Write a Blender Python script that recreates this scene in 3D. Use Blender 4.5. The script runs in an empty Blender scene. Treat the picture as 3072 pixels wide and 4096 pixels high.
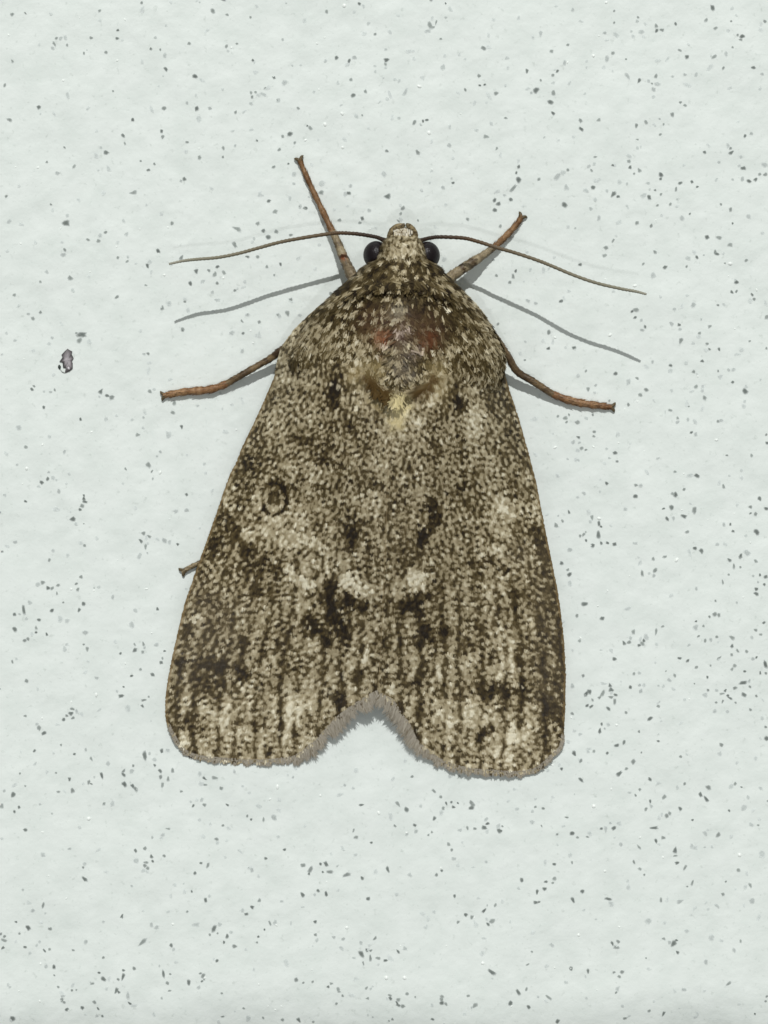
import bpy, math, random
import numpy as np

# ---------------------------------------------------------------- units, camera, light
# 1 Blender unit = 1 millimetre (the whole subject is a 20 mm moth on a wall)
S = 110.0            # photograph pixels per millimetre on the wall
D = 100.0            # camera to wall, mm
sc = bpy.context.scene
sc.unit_settings.system = 'METRIC'
sc.unit_settings.scale_length = 0.001
sc.unit_settings.length_unit = 'MILLIMETERS'

cam = bpy.data.cameras.new('camera')
cam_o = bpy.data.objects.new('camera', cam)
sc.collection.objects.link(cam_o)
cam_o.location = (0, -D, 0)
cam_o.rotation_euler = (math.radians(90), 0, 0)
cam.sensor_fit = 'VERTICAL'
cam.angle_y = 2 * math.atan((4096 / S / 2) / D)
cam.clip_start = 1.0
cam.clip_end = 5000.0
sc.camera = cam_o

w = bpy.data.worlds.new('World')
sc.world = w
w.use_nodes = True
bg = w.node_tree.nodes['Background']
bg.inputs[0].default_value = (0.97, 1.0, 0.98, 1)
bg.inputs[1].default_value = 0.275

def lamp(name, loc, k, radius, col):
    """a small round lamp; k = share of the wall's light it gives"""
    l = bpy.data.lights.new(name, 'POINT')
    d = math.sqrt(sum(c * c for c in loc))
    l.energy = 4 * math.pi ** 2 * k * d * d / (-loc[1] / d)
    l.shadow_soft_size = radius
    l.color = col
    o = bpy.data.objects.new(name, l)
    o.location = loc
    sc.collection.objects.link(o)
    return o
lamp('wall_lamp', (-16, -1400, 1130), 0.628, 8.0, (1.0, 1.0, 0.985))       # above the moth, near the camera side
lamp('far_lamp', (20, -1600, -540), 0.085, 24.0, (1.0, 1.0, 1.0))        # weak second light from below
vs = sc.view_settings
vs.view_transform = 'Standard'
vs.look = 'None'
vs.exposure = 0.0
vs.gamma = 1.0
vs.use_curve_mapping = False

rng = np.random.default_rng(7)
random.seed(7)
col_root = sc.collection

# ---------------------------------------------------------------- helpers
def lin(c):
    c = np.asarray(c, dtype=float) / 255.0
    return np.where(c <= 0.04045, c / 12.92, ((c + 0.055) / 1.055) ** 2.4)

def P(px, py, h):
    """photograph pixel + height above the wall -> world point (mm)"""
    px = np.asarray(px, float); py = np.asarray(py, float); h = np.asarray(h, float)
    k = (D - h) / D / S
    return np.stack([(px - 1536) * k, -h + 0 * px, (2048 - py) * k], axis=-1)

def unP(v):
    h = -v[..., 1]
    k = S * D / (D - h)
    return 1536 + v[..., 0] * k, 2048 - v[..., 2] * k

def make(name, verts, faces, mat, parent=None, cols=None, smooth=True, origin=None):
    me = bpy.data.meshes.new(name)
    verts = np.asarray(verts, float)
    if origin is not None:
        verts = verts - np.asarray(origin)
    me.from_pydata(verts.tolist(), [], faces if isinstance(faces, list) else faces.tolist())
    if cols is not None:
        ca = me.color_attributes.new('Col', 'FLOAT_COLOR', 'POINT')
        c4 = np.ones((len(verts), 4)); c4[:, :3] = cols
        ca.data.foreach_set('color', c4.astype(np.float32).ravel())
    me.materials.append(mat)
    me.polygons.foreach_set('use_smooth', [smooth] * len(me.polygons))
    me.update()
    o = bpy.data.objects.new(name, me)
    col_root.objects.link(o)
    if parent is not None:
        o.parent = parent
    return o

def new_mat(name, rough=0.6, spec=0.3):
    m = bpy.data.materials.new(name)
    m.use_nodes = True
    b = m.node_tree.nodes['Principled BSDF']
    b.inputs['Roughness'].default_value = rough
    b.inputs['Specular IOR Level'].default_value = spec
    return m, m.node_tree, b

def attr_mat(name, rough=0.6, spec=0.3, bump=0.0, bscale=20.0, jitter=0.0):
    m, nt, b = new_mat(name, rough, spec)
    a = nt.nodes.new('ShaderNodeAttribute'); a.attribute_name = 'Col'
    src = a.outputs['Color']
    tc = nt.nodes.new('ShaderNodeTexCoord')
    if jitter > 0:
        n = nt.nodes.new('ShaderNodeTexNoise'); n.inputs['Scale'].default_value = bscale * 0.7
        n.inputs['Detail'].default_value = 3
        nt.links.new(tc.outputs['Object'], n.inputs['Vector'])
        mr = nt.nodes.new('ShaderNodeMapRange')
        mr.inputs['From Min'].default_value = 0.3; mr.inputs['From Max'].default_value = 0.7
        mr.inputs['To Min'].default_value = 1 - jitter; mr.inputs['To Max'].default_value = 1 + jitter
        nt.links.new(n.outputs['Fac'], mr.inputs['Value'])
        mx = nt.nodes.new('ShaderNodeVectorMath'); mx.operation = 'SCALE'
        nt.links.new(src, mx.inputs[0]); nt.links.new(mr.outputs[0], mx.inputs['Scale'])
        src = mx.outputs[0]
    nt.links.new(src, b.inputs['Base Color'])
    if bump > 0:
        n = nt.nodes.new('ShaderNodeTexNoise'); n.inputs['Scale'].default_value = bscale
        n.inputs['Detail'].default_value = 4
        nt.links.new(tc.outputs['Object'], n.inputs['Vector'])
        bp = nt.nodes.new('ShaderNodeBump'); bp.inputs['Strength'].default_value = bump
        bp.inputs['Distance'].default_value = 0.03
        nt.links.new(n.outputs['Fac'], bp.inputs['Height'])
        nt.links.new(bp.outputs[0], b.inputs['Normal'])
    return m

def band_noise(h, w_, wl, bw, seed, aniso=1.0, step=2.0):
    """band-passed noise, wavelength wl in photograph pixels"""
    r = np.random.default_rng(seed)
    f = np.fft.fft2(r.standard_normal((h, w_)))
    ky = np.fft.fftfreq(h)[:, None] * aniso; kx = np.fft.fftfreq(w_)[None, :]
    k = np.sqrt(kx * kx + ky * ky) + 1e-9
    g = np.exp(-((np.log(k * wl / step)) / bw) ** 2)
    out = np.fft.ifft2(f * g).real
    return out / out.std()

def low_noise(h, w_, wl, seed, step=2.0):
    r = np.random.default_rng(seed)
    f = np.fft.fft2(r.standard_normal((h, w_)))
    ky = np.fft.fftfreq(h)[:, None]; kx = np.fft.fftfreq(w_)[None, :]
    g = np.exp(-(kx * kx + ky * ky) * (wl / step) ** 2 * 2)
    out = np.fft.ifft2(f * g).real
    return out / out.std()

def bil(img, x, y):
    H, W_ = img.shape[:2]
    x = np.clip(x, 0, W_ - 1.001); y = np.clip(y, 0, H - 1.001)
    i = x.astype(int); j = y.astype(int); fx = x - i; fy = y - j
    if img.ndim == 3:
        fx = fx[..., None]; fy = fy[..., None]
    return (img[j, i] * (1 - fx) * (1 - fy) + img[j, i + 1] * fx * (1 - fy)
            + img[j + 1, i] * (1 - fx) * fy + img[j + 1, i + 1] * fx * fy)

def catmull(pts, n):
    pts = np.asarray(pts, float)
    p = np.vstack([2 * pts[0] - pts[1], pts, 2 * pts[-1] - pts[-2]])
    seg = len(pts) - 1
    t = np.linspace(0, seg - 1e-6, n)
    i = t.astype(int); f = (t - i)[:, None]
    a, b, c, d = p[i], p[i + 1], p[i + 2], p[i + 3]
    return 0.5 * (2 * b + (c - a) * f + (2 * a - 5 * b + 4 * c - d) * f ** 2 + (3 * b - a - 3 * c + d) * f ** 3)

# ---------------------------------------------------------------- wall
# relief raster of the painted wall (mm), step 4 photograph pixels
WX0, WY0, WST = -1200, -1200, 4.0
WW, WH = 1400, 1560
relief = (0.007 * low_noise(WH, WW, 60, 11, WST) + 0.0048 * band_noise(WH, WW, 40, 0.5, 12, 1, WST)
          + 0.020 * low_noise(WH, WW, 300, 13, WST))
def wall_h(px, py):
    return bil(relief, (np.asarray(px, float) - WX0) / WST, (np.asarray(py, float) - WY0) / WST)

m_wall, nt, b = new_mat('white_wall_paint', 0.55, 0.25)
tc = nt.nodes.new('ShaderNodeTexCoord')
n1 = nt.nodes.new('ShaderNodeTexNoise'); n1.inputs['Scale'].default_value = 0.9; n1.inputs['Detail'].default_value = 5
n2 = nt.nodes.new('ShaderNodeTexNoise'); n2.inputs['Scale'].default_value = 5.0; n2.inputs['Detail'].default_value = 3
n2.inputs['Roughness'].default_value = 0.6
nt.links.new(tc.outputs['Object'], n1.inputs['Vector']); nt.links.new(tc.outputs['Object'], n2.inputs['Vector'])
cr = nt.nodes.new('ShaderNodeValToRGB')
cr.color_ramp.elements[0].position = 0.30; cr.color_ramp.elements[0].color = (0.706, 0.757, 0.722, 1)
cr.color_ramp.elements[1].position = 0.62; cr.color_ramp.elements[1].color = (0.761, 0.807, 0.775, 1)
nt.links.new(n1.outputs['Fac'], cr.inputs['Fac'])
cr2 = nt.nodes.new('ShaderNodeValToRGB')           # faint grey blemishes in the paint
cr2.color_ramp.elements[0].position = 0.60; cr2.color_ramp.elements[0].color = (1, 1, 1, 1)
cr2.color_ramp.elements[1].position = 0.78; cr2.color_ramp.elements[1].color = (0.80, 0.81, 0.80, 1)
nt.links.new(n2.outputs['Fac'], cr2.inputs['Fac'])
mul = nt.nodes.new('ShaderNodeMix'); mul.data_type = 'RGBA'; mul.blend_type = 'MULTIPLY'
mul.inputs[0].default_value = 1.0
nt.links.new(cr.outputs[0], mul.inputs[6]); nt.links.new(cr2.outputs[0], mul.inputs[7])
nt.links.new(mul.outputs[2], b.inputs['Base Color'])
n3 = nt.nodes.new('ShaderNodeTexNoise'); n3.inputs['Scale'].default_value = 7.0; n3.inputs['Detail'].default_value = 5
nt.links.new(tc.outputs['Object'], n3.inputs['Vector'])
bp = nt.nodes.new('ShaderNodeBump'); bp.inputs['Strength'].default_value = 0.55; bp.inputs['Distance'].default_value = 0.02
nt.links.new(n3.outputs['Fac'], bp.inputs['Height']); nt.links.new(bp.outputs[0], b.inputs['Normal'])

EDGE_PY = 3955.0          # from here down the wall is curved back, shaped to darken the lower strip
ARC_R = 4.6
def wall_point(px, t):
    """t = photograph y on the flat part, and arc length below it"""
    px, t = np.broadcast_arrays(np.asarray(px, float), np.asarray(t, float))
    h = wall_h(px, np.clip(t, WY0 + 8, WY0 + WH * WST - 8))
    wob = 20 * np.sin(px / 260.0) + 12 * np.sin(px / 97.0 + 1.0)
    over = np.maximum(0, (t - EDGE_PY - wob) / S)
    ang = np.minimum(over / ARC_R, math.pi / 2)
    extra = np.maximum(0, over - ARC_R * math.pi / 2)
    y_img = np.minimum(t, EDGE_PY + wob)
    z = (2048 - y_img) / S - ARC_R * np.sin(ang)
    dep = ARC_R * (1 - np.cos(ang)) + extra
    return np.stack([(px - 1536) / S + h * 0, -(h * np.cos(ang)) + dep, z - h * np.sin(ang) * 0.5], axis=-1)

def axis(lo, hi, flo, fhi, fine, coarse):
    a = np.arange(lo, flo, coarse); c = np.arange(flo, fhi, fine); d = np.arange(fhi, hi + coarse, coarse)
    return np.concatenate([a, c, d])
gx = axis(-1100, 4200, -60, 3132, 13.0, 60.0)
gy = axis(-1100, 4900, -60, 4260, 13.0, 60.0)
GX, GY = np.meshgrid(gx, gy)
V = wall_point(GX, GY).reshape(-1, 3)
nx, ny = len(gx), len(gy)
idx = np.arange(nx * ny).reshape(ny, nx)
F = np.stack([idx[1:, :-1], idx[1:, 1:], idx[:-1, 1:], idx[:-1, :-1]], axis=-1).reshape(-1, 4)
wall = make('wall', V, F, m_wall)
wall['kind'] = 'structure'
wall['label'] = 'white painted wall with grey pinholes behind the moth'

# specks and pinholes read off the wall, tile by tile: x y darkness(1 dark 2 mid 3 faint) [length angle]
TILES = [
 (0, 0, 1.3825, """783 15 2;551 59 2;68 79 2;141 73 2 26 50;1177 62 2;1257 81 2 28 40;1385 95 2;652 168 1;648 212 1 26 0;504 210 2;312 212 2;335 212 3;300 243 2 34 60;
 372 250 2;362 208 3 30 80;292 268 3;464 293 2 30 80;480 276 3;586 289 2;68 337 2 24 60;834 270 1;886 276 2;912 307 3;858 208 3;1046 241 2;1252 257 2;1310 241 2;1399 334 1;1514 428 1;25 470 2;
 918 383 1 32 60;1080 422 1;625 503 2;214 593 1;223 628 3;50 660 2 44 20;733 661 1 26 90;909 600 2;1087 600 1;1099 660 3;894 726 1 28 90;900 757 2;681 750 1 34 50;690 793 2 26 60;356 815 2;
 587 843 1;558 816 3;259 896 2;409 921 2 28 -50;779 890 2;854 907 2 24 50;819 940 1 26 -20;1020 990 1;317 957 3;737 1066 2 44 -8;35 1085 2;281 1130 2;364 1234 1 28 0;373 1190 3;585 1284 2;487 1325 2 30 20;
 544 1332 2;552 1303 3;951 1236 2;700 1294 3;358 1381 2 28 50;350 1410 3;652 1425 2;707 1420 3;704 1444 2;874 1390 1;816 1470 1 30 80;830 1450 3;388 1537 2;223 1558 2;402 1605 3;807 1577 2;
 646 1643 2 30 -40;78 1632 2 26 0;222 1727 2;181 1762 2;155 1735 3;1036 787 2 30 10;1236 820 2 36 70;1233 868 2;1103 872 2;1300 805 3;1303 620 2;1160 600 3;1388 513 2;1413 508 2;1455 520 3 40 30;1394 536 2;1388 573 3;1467 487 2;
 1421 777 1;1545 826 2;1563 753 2;1602 740 1;1630 788 2;1595 905 1;1513 923 2;1487 1110 1;1520 1170 2;1427 1237 2;1457 1275 1 28 -60;1482 1312 1;1528 1282 2;1609 1300 2;1310 1265 2 46 20;1299 1355 2 32 60;1405 1320 3;1368 1420 1 32 10;1426 1420 2;
 1003 1424 2 30 -60;1203 1475 1;1157 1496 2;1189 1516 2;1239 1508 2 26 50;1086 1500 1 34 80;1053 1568 1;1201 1565 2;1122 1558 3;1299 1606 2;1022 1668 2;1195 1658 3 40 15;1475 1475 2;1552 1462 1 30 80;1517 1520 2;1010 1823 2;
 1338 1775 2 40 50;1344 1843 1;1433 1780 2;1590 1733 2;1369 1740 3;1543 1745 3 30 50;1610 1665 3;1280 1840 3;1340 1940 3;818 1953 3;934 1680 3;895 1700 3 40 90;50 1225 3 30 -50;260 1505 3 40 50;375 530 3 40 80;1000 1000 3;1035 570 3;1563 218 3;1538 555 3"""),
 (1000, 0, 1.659, """725 24 1 30 25;754 40 3;509 76 2;832 225 2;1297 22 1 30 60;1330 62 3 44 55;1300 118 3 30 -20;1195 170 2 50 60;1235 150 2 60 100;1215 180 2 36 0;1180 205 3 40 0;1266 258 2;1550 320 2;575 383 1;658 402 1 42 -65;693 380 3;501 403 3;908 398 1 44 -15;898 425 2 30 45;
 900 328 3;828 438 3;832 475 3;670 530 2;583 548 3 40 90;963 526 3;991 535 3;685 632 1;766 606 2;424 610 3;158 514 1 32 45;228 550 3 44 -55;186 666 2;320 717 2;1520 505 2;1525 568 1;1557 562 1 30 -20;1428 598 2;1633 621 2;1280 446 3;744 764 2;706 768 3;
 988 783 3;1090 812 2 40 -50;1148 805 1;1173 797 1;1132 826 3 40 50;1567 906 2 44 8;381 834 1 30 20;400 848 2 30 45;217 905 2;297 945 2;263 888 1;195 991 2;910 1002 2 36 35;1112 1008 2 42 60;1322 963 3;1638 985 2 40 -60;472 1218 3;473 1277 2;888 1155 3;1205 1135 3;1348 1213 1;1338 1182 3;
 655 1280 1 28 -5;632 1290 3;664 1232 3;911 1302 1 34 5;1280 1242 3;1014 1381 2;1001 1416 2;1297 1358 3;1623 1328 1;1647 1353 1;1626 1394 1 28 0;790 1395 3;745 1449 1;728 1478 2;596 1462 2;1115 1461 2 28 80;985 1466 2 40 35;1443 1454 2;125 1333 1;165 1405 2;365 1381 2;333 1370 3;265 1315 3;52 1484 2;292 1156 3;1030 610 3 50 -60;1602 822 3;475 1215 3"""),
 (2000, 0, 1.5476, """450 60 3;706 68 2;707 140 2;855 107 2;850 130 3;1315 48 1 34 80;1088 147 1;1277 123 2;1334 174 2;1430 132 2;1640 132 2;967 158 2 34 80;970 190 1 34 -60;1000 184 2 30 10;648 203 3;718 215 3 40 40;812 193 3;876 195 3;252 210 3 50 90;1470 217 2;1498 226 1;1490 246 2;420 278 2;318 318 2;700 328 2;662 365 3 40 100;
 1113 311 2 34 20;1158 351 1 30 -20;1324 351 2 36 -25;1440 294 2;1400 335 3 40 85;781 366 2;400 389 3;1567 420 1;1382 422 2;1622 458 3;167 440 1 40 95;354 441 1;327 466 2;252 497 2;328 512 3;332 576 2;223 560 1 34 -40;193 575 3;860 500 1 38 -60;525 580 3;965 470 2;940 517 2;920 500 3;
 975 520 3 40 10;950 553 3;950 600 3;1068 473 3;1145 462 3 36 5;1215 460 3 40 -70;790 470 3 50 60;312 632 1 36 20;1117 634 2;1145 652 2;1068 708 2;327 700 1 36 40;498 746 2;609 743 2 28 -15;35 730 2 30 20;502 799 1 40 40;987 735 3;903 756 2 30 60;1013 769 2;844 780 2 34 95;992 832 2;850 863 2 34 5;852 915 3;1516 842 1 38 -70;1555 826 3;
 1426 918 2;1433 944 1 42 -40;1410 900 3 40 70;1265 942 1;274 850 3;590 972 2 36 -10;583 1014 3;799 965 3;798 998 2 26 0;698 1023 1 28 15;806 1034 1;831 1074 2;862 1052 2 34 60;116 1032 1;101 1070 1 30 100;114 1113 1 30 50;82 1165 2 60 -50;69 1237 2;239 1111 2;420 1052 2;390 1068 3;355 1092 3 44 -50;566 1055 2 32 50;550 1030 3;
 997 1080 1;995 1107 1;1188 1125 1 28 60;1116 1133 1 36 -20;1090 1170 2 40 95;1223 1157 1 28 10;1505 1041 1 28 0;1584 1110 1 30 -50;1608 1078 2;1643 1080 2;1543 1121 1;1355 1004 3;1480 1025 3;1440 1110 3;1500 1108 3;1340 1110 3 40 -50;577 1160 1;410 1158 3 34 90;533 1178 3 34 30;701 1203 1 46 -55;731 1217 1 26 0;663 1184 3;
 924 1221 1 28 70;961 1177 2;927 1170 3;996 1203 2;915 1133 3;890 1210 3 40 -35;786 1137 3;1097 1232 3;1055 1263 2;974 1271 2;1176 1322 1 30 -50;1126 1350 3;1368 1265 2;1427 1297 2;398 1267 1;562 1290 3;590 1235 3;790 1280 3 44 60;1440 1383 1;1537 1338 3;848 1380 2;937 1397 2;612 1350 3 44 -80;1282 1467 1;1357 1470 2;465 1412 3;700 1490 2 46 -60;655 1533 2;1424 1516 2 30 10;1640 1020 3;1490 970 3;28 1208 3"""),
 (2200, 1000, 1.9025, """418 42 2;228 110 1 34 -10;799 14 2;1118 55 1;1270 30 1 60 20;1258 15 2 40 90;1330 100 2 34 15;1493 78 2 36 -30;876 131 1;1040 125 2;710 105 2 36 -50;1050 60 3 40 0;1170 38 3;785 193 3;1420 245 1;1410 228 3;1385 320 1 40 40;1420 315 2 34 -60;1540 338 1 34 60;1556 373 2;1278 420 2;1090 418 3;625 466 1;655 456 2 34 0;648 513 1;694 534 3;
 725 584 1;700 610 3 50 20;984 569 1 34 0;990 604 3;995 690 2 50 -70;948 450 3;925 560 3 40 45;1216 580 2 40 -15;1138 632 2;1197 714 2;1213 754 2;1288 757 1 32 70;1520 692 2 36 -20;1648 748 2;1652 506 2;88 389 1;182 744 1;144 312 3;500 940 1;274 920 2;213 957 3;918 879 1 40 10;918 918 3;1158 845 1;1094 925 2 28 -70;1280 920 2 34 90;1295 965 3;1395 910 3;1360 912 3;
 662 975 2 34 20;596 1003 3;733 1064 2;687 1102 2 34 20;291 1060 2 34 80;348 1028 3;1110 1040 2;1162 1038 3;1160 1070 3;1177 1124 2;1390 1005 1 32 -40;1482 1072 1 36 50;1490 1040 3 30 -50;596 1177 2;1057 1190 2;915 1220 2 40 10;970 1277 2 30 80;970 1310 3;1050 1293 3;1277 1303 2;1300 1297 3 36 -5;1075 1388 1 34 -30;1108 1402 3;452 1146 2;
 144 1252 2;116 1280 2 34 -20;126 1309 2;207 1313 2;325 1255 2;275 1280 3;60 1266 2;214 1424 1 54 20;336 1383 2;333 1418 2;178 1460 3;224 1465 3;274 1520 2 30 -20;240 1508 2;210 1524 3;495 1544 1;510 1608 2;452 1583 3;134 1590 3;215 1600 3 40 30;430 1512 3;1533 1563 2;1345 1562 2 34 -5;1645 1405 2;1652 1470 1;953 1687 2 32 10;1117 1716 1 30 30;1063 1715 3;
 430 1774 1;655 1789 2 30 10;690 1792 3;256 1850 3 40 30;649 1873 1;940 1858 2 46 30;955 1862 1;1019 1822 2;1320 1798 2 44 80;1597 1893 1;820 1585 3 44 -30;1100 1305 3;1480 1152 3;1600 990 3 40 90;1150 527 3 36 100;780 850 3"""),
 (0, 1300, 2.074, """633 65 2;678 80 1 66 -3;660 125 2 46 -40;740 135 3;430 103 3 36 30;404 153 3;125 127 3;15 245 3 40 -20;1228 237 2;1195 240 3 30 0;1515 40 1;264 533 1 44 60;282 508 2;453 538 2 36 70;365 552 3;420 556 3 36 0;838 548 1 40 -60;889 586 1;928 600 2 34 -15;824 595 3;1243 550 2;1278 532 3 44 10;1444 645 2 30 90;1435 726 2;1640 670 3;364 684 1 36 80;668 782 1 34 80;
 1190 766 3;1508 845 1 42 80;1397 913 3 34 90;1143 910 2 36 0;214 1011 2;410 925 3 36 40;535 1053 3;1042 1194 2 36 55;1232 1160 2;1260 1213 2 48 -50;1303 1088 3;1330 1050 3;1268 1275 3;397 1276 1;345 1306 1 34 50;320 1340 3 40 -10;470 1285 3;440 1270 3;405 1220 3;697 1415 1 40 80;705 1465 1 54 20;695 1440 1 40 90;680 1500 2;664 1532 1;213 1463 1;40 1410 3 40 20;1550 1406 1;1462 1547 3 44 -25;1550 1537 3;
 603 1610 1 40 -8;694 1648 2;630 1650 3;1192 1728 2;1168 1790 1 64 50;1235 1752 2 50 30;1208 1840 2 50 90;1222 1890 3 40 60;1475 1822 1 40 90;1160 1910 3 60 -70;703 1830 2;410 1950 2 34 -70;17 1880 2 44 -10;125 1800 3 44 0;490 1380 3;440 1870 3;140 1158 3;155 850 3;1365 1788 3;1408 1800 3"""),
 (0, 2300, 1.659, """538 12 2;282 49 2;252 62 3;386 67 2;320 86 1 28 10;346 88 2;378 120 2 40 80;506 58 2;516 95 2 30 -50;655 78 3;625 85 3;748 148 3 40 -80;420 181 2;196 180 3 30 50;554 191 1;345 235 1;524 233 1 44 -60;157 228 1 62 85;96 261 1;130 260 3;174 292 3;258 298 1 30 30;97 360 1;240 350 2 34 80;240 380 1;212 390 3;310 392 1 40 70;186 425 2;163 434 2;1045 226 1 28 80;898 235 3;875 330 3;
 565 381 3;443 460 3 40 -30;556 461 2;580 490 2 34 85;432 490 3 34 80;400 292 3;445 303 3;82 575 2 46 80;108 556 3;895 460 2 34 60;895 498 1;952 455 2 46 70;948 510 2;960 480 3;1093 504 1 28 5;1038 462 3;1079 552 2;1070 580 1;800 520 1;873 669 1;1013 661 1;933 625 2;177 703 2 32 30;640 683 3 34 30;820 742 1;805 803 1 38 -10;776 771 3;986 808 2;954 830 2 38 -10;946 870 1 34 55;850 885 3 40 80;
 480 888 2 36 15;472 918 1 34 -30;443 933 2;423 958 1;484 948 2 30 -30;510 903 3 36 80;167 935 2;246 990 3;260 1015 2;291 1050 1 34 -30;405 1128 2;228 1166 1;493 1189 1 30 0;606 1221 2 40 60;718 1250 3;569 1160 3 34 80;133 1316 2;373 1313 2;461 1357 1 32 90;168 1398 2 30 30;28 1430 3;88 1457 1;387 1438 2;480 1428 2 36 70;675 1330 1 66 75;605 1386 1 40 20;590 1375 2 30 100;625 1340 3;820 1300 2 34 -50;820 1325 1 44 40;
 884 1265 2;874 1303 3;826 1388 1 30 60;880 1400 1 40 60;898 1420 2 34 45;960 1200 1 56 75;990 1185 3;1073 1170 1 42 85;1112 1163 3;1026 1262 1 30 50;1062 1300 1 40 40;1066 1342 2;1115 1350 2 40 85;1078 1393 2 42 100;1025 1225 3;1146 1295 2 40 85;1358 1350 1 44 35;1425 1345 2 46 8;1362 1392 2 44 0;1467 1414 2;1204 1436 2;1315 1237 2;1556 1303 3;1340 1490 3;1282 1531 1;1355 1524 2 34 30;1507 1524 1 40 30;1326 1318 3;1610 1400 3;
 12 1532 2 34 100;127 1540 1;96 1569 1;265 1520 3;690 1517 2;745 1517 3;345 1582 3;1640 1600 2"""),
 (2100, 2000, 1.7068, """300 82 1 60 65;256 143 2;226 108 3;212 172 2;457 120 2 40 85;445 146 3;505 160 1 44 85;520 182 1 28 20;500 237 1 56 85;415 218 2;400 235 2 36 -50;377 245 2;417 276 1;464 310 1;520 293 1;565 294 1 36 20;611 302 1 30 -10;308 340 3;251 432 1 28 20;293 475 2;304 507 1 32 -40;305 568 3;750 295 3 50 0;684 62 3;945 58 1 50 -20;1001 52 1 36 80;970 128 1 40 55;1083 110 1 36 20;1158 68 2 46 -80;1013 126 3 36 90;
 1107 217 2 40 -20;1158 328 1 32 20;1205 348 1 32 70;1125 360 3 60 70;1311 303 3;1402 165 1 40 85;1420 212 1 26 0;1581 218 1 30 60;1358 165 3;1507 243 3;1540 48 2 36 0;1540 90 1 40 -30;1575 95 2;1648 58 1 34 10;875 400 2;955 387 2 36 -15;800 500 2 50 80;848 500 3;888 480 2;880 515 3;1472 380 1 44 -70;1470 390 2 40 0;1393 408 1 34 50;1425 450 2 44 95;1470 458 2;1515 360 3 40 40;1575 417 2;1390 508 2;1350 560 2 60 80;1557 517 3;
 1603 511 1 38 80;1642 524 1 38 -15;1633 576 1;1578 607 1;1578 640 1 44 35;1590 560 3;1300 688 2;1445 700 3 40 60;1170 604 3;408 710 1 48 -5;355 790 2;528 807 1;1295 779 2;1322 786 2;1258 796 2;1168 828 1;1217 860 2;1165 870 3;1630 838 1 34 -40;1572 887 2;940 863 2;895 900 2 50 -80;740 900 2 36 80;720 940 3;373 961 2;675 975 1 50 70;710 972 2 30 -30;810 958 1 34 80;780 992 1 40 -10;800 980 2;828 935 3;
 1184 929 2;1308 933 2;1230 962 2;1118 990 3;1268 955 3;1410 938 2 32 30;1608 918 2 36 0;1548 937 3;1412 996 1;1450 1028 2 60 60;1512 1033 2;1410 1055 2;1580 1074 1;1555 1085 3;1325 1078 2 50 -40;611 1086 1;1053 1080 1 36 10;1111 1096 1;1170 1140 2;1266 1130 2;1430 1130 2;1413 1154 2;1640 1120 1 56 75;1607 1180 1 52 90;1645 1183 2;1500 1170 1 28 10;962 1167 2;1022 1197 2;985 1230 3 40 40;745 1185 2;780 1180 3;397 1200 2;
 1246 1209 1 34 90;1157 1254 2;1490 1248 1 70 -10;1530 1235 3;1433 1282 2 34 -20;1536 1275 2;1368 1300 1 34 -60;1345 1322 2 40 -10;1398 1352 1 50 30;1385 1335 1;1497 1330 1 34 20;1580 1338 2;1250 1298 2;1308 1298 3;1350 1375 2 44 -70;1305 1382 2;1438 1383 2;1540 1432 2 28 50;1382 1443 3;1295 1443 3;1230 1332 3;580 1265 1 34 80;590 1296 1 28 20;618 1330 1 32 20;585 1345 2 50 10;612 1375 2 46 90;530 1320 2 60 -65;510 1348 2 34 -30;
 420 1320 1 60 -60;440 1310 1 40 90;412 1335 2;460 1364 2;425 1403 1;453 1409 1 32 -30;570 1425 1 44 50;718 1278 1;782 1264 3;812 1265 3;790 1303 3;908 1407 2 30 20;918 1378 3;945 1270 3;910 1265 3;690 1450 2;325 1460 2 40 40;323 1268 3;853 1492 1 48 -40;524 1530 1;510 1575 1 46 -80;568 1532 3;544 1560 3;779 1583 2 34 60;676 1653 1;624 1676 1 36 0;909 1645 1;1340 1670 2 36 30;1645 1550 2;1652 1630 1;295 1648 3;375 1598 3;1620 1490 3 40 80"""),
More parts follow.
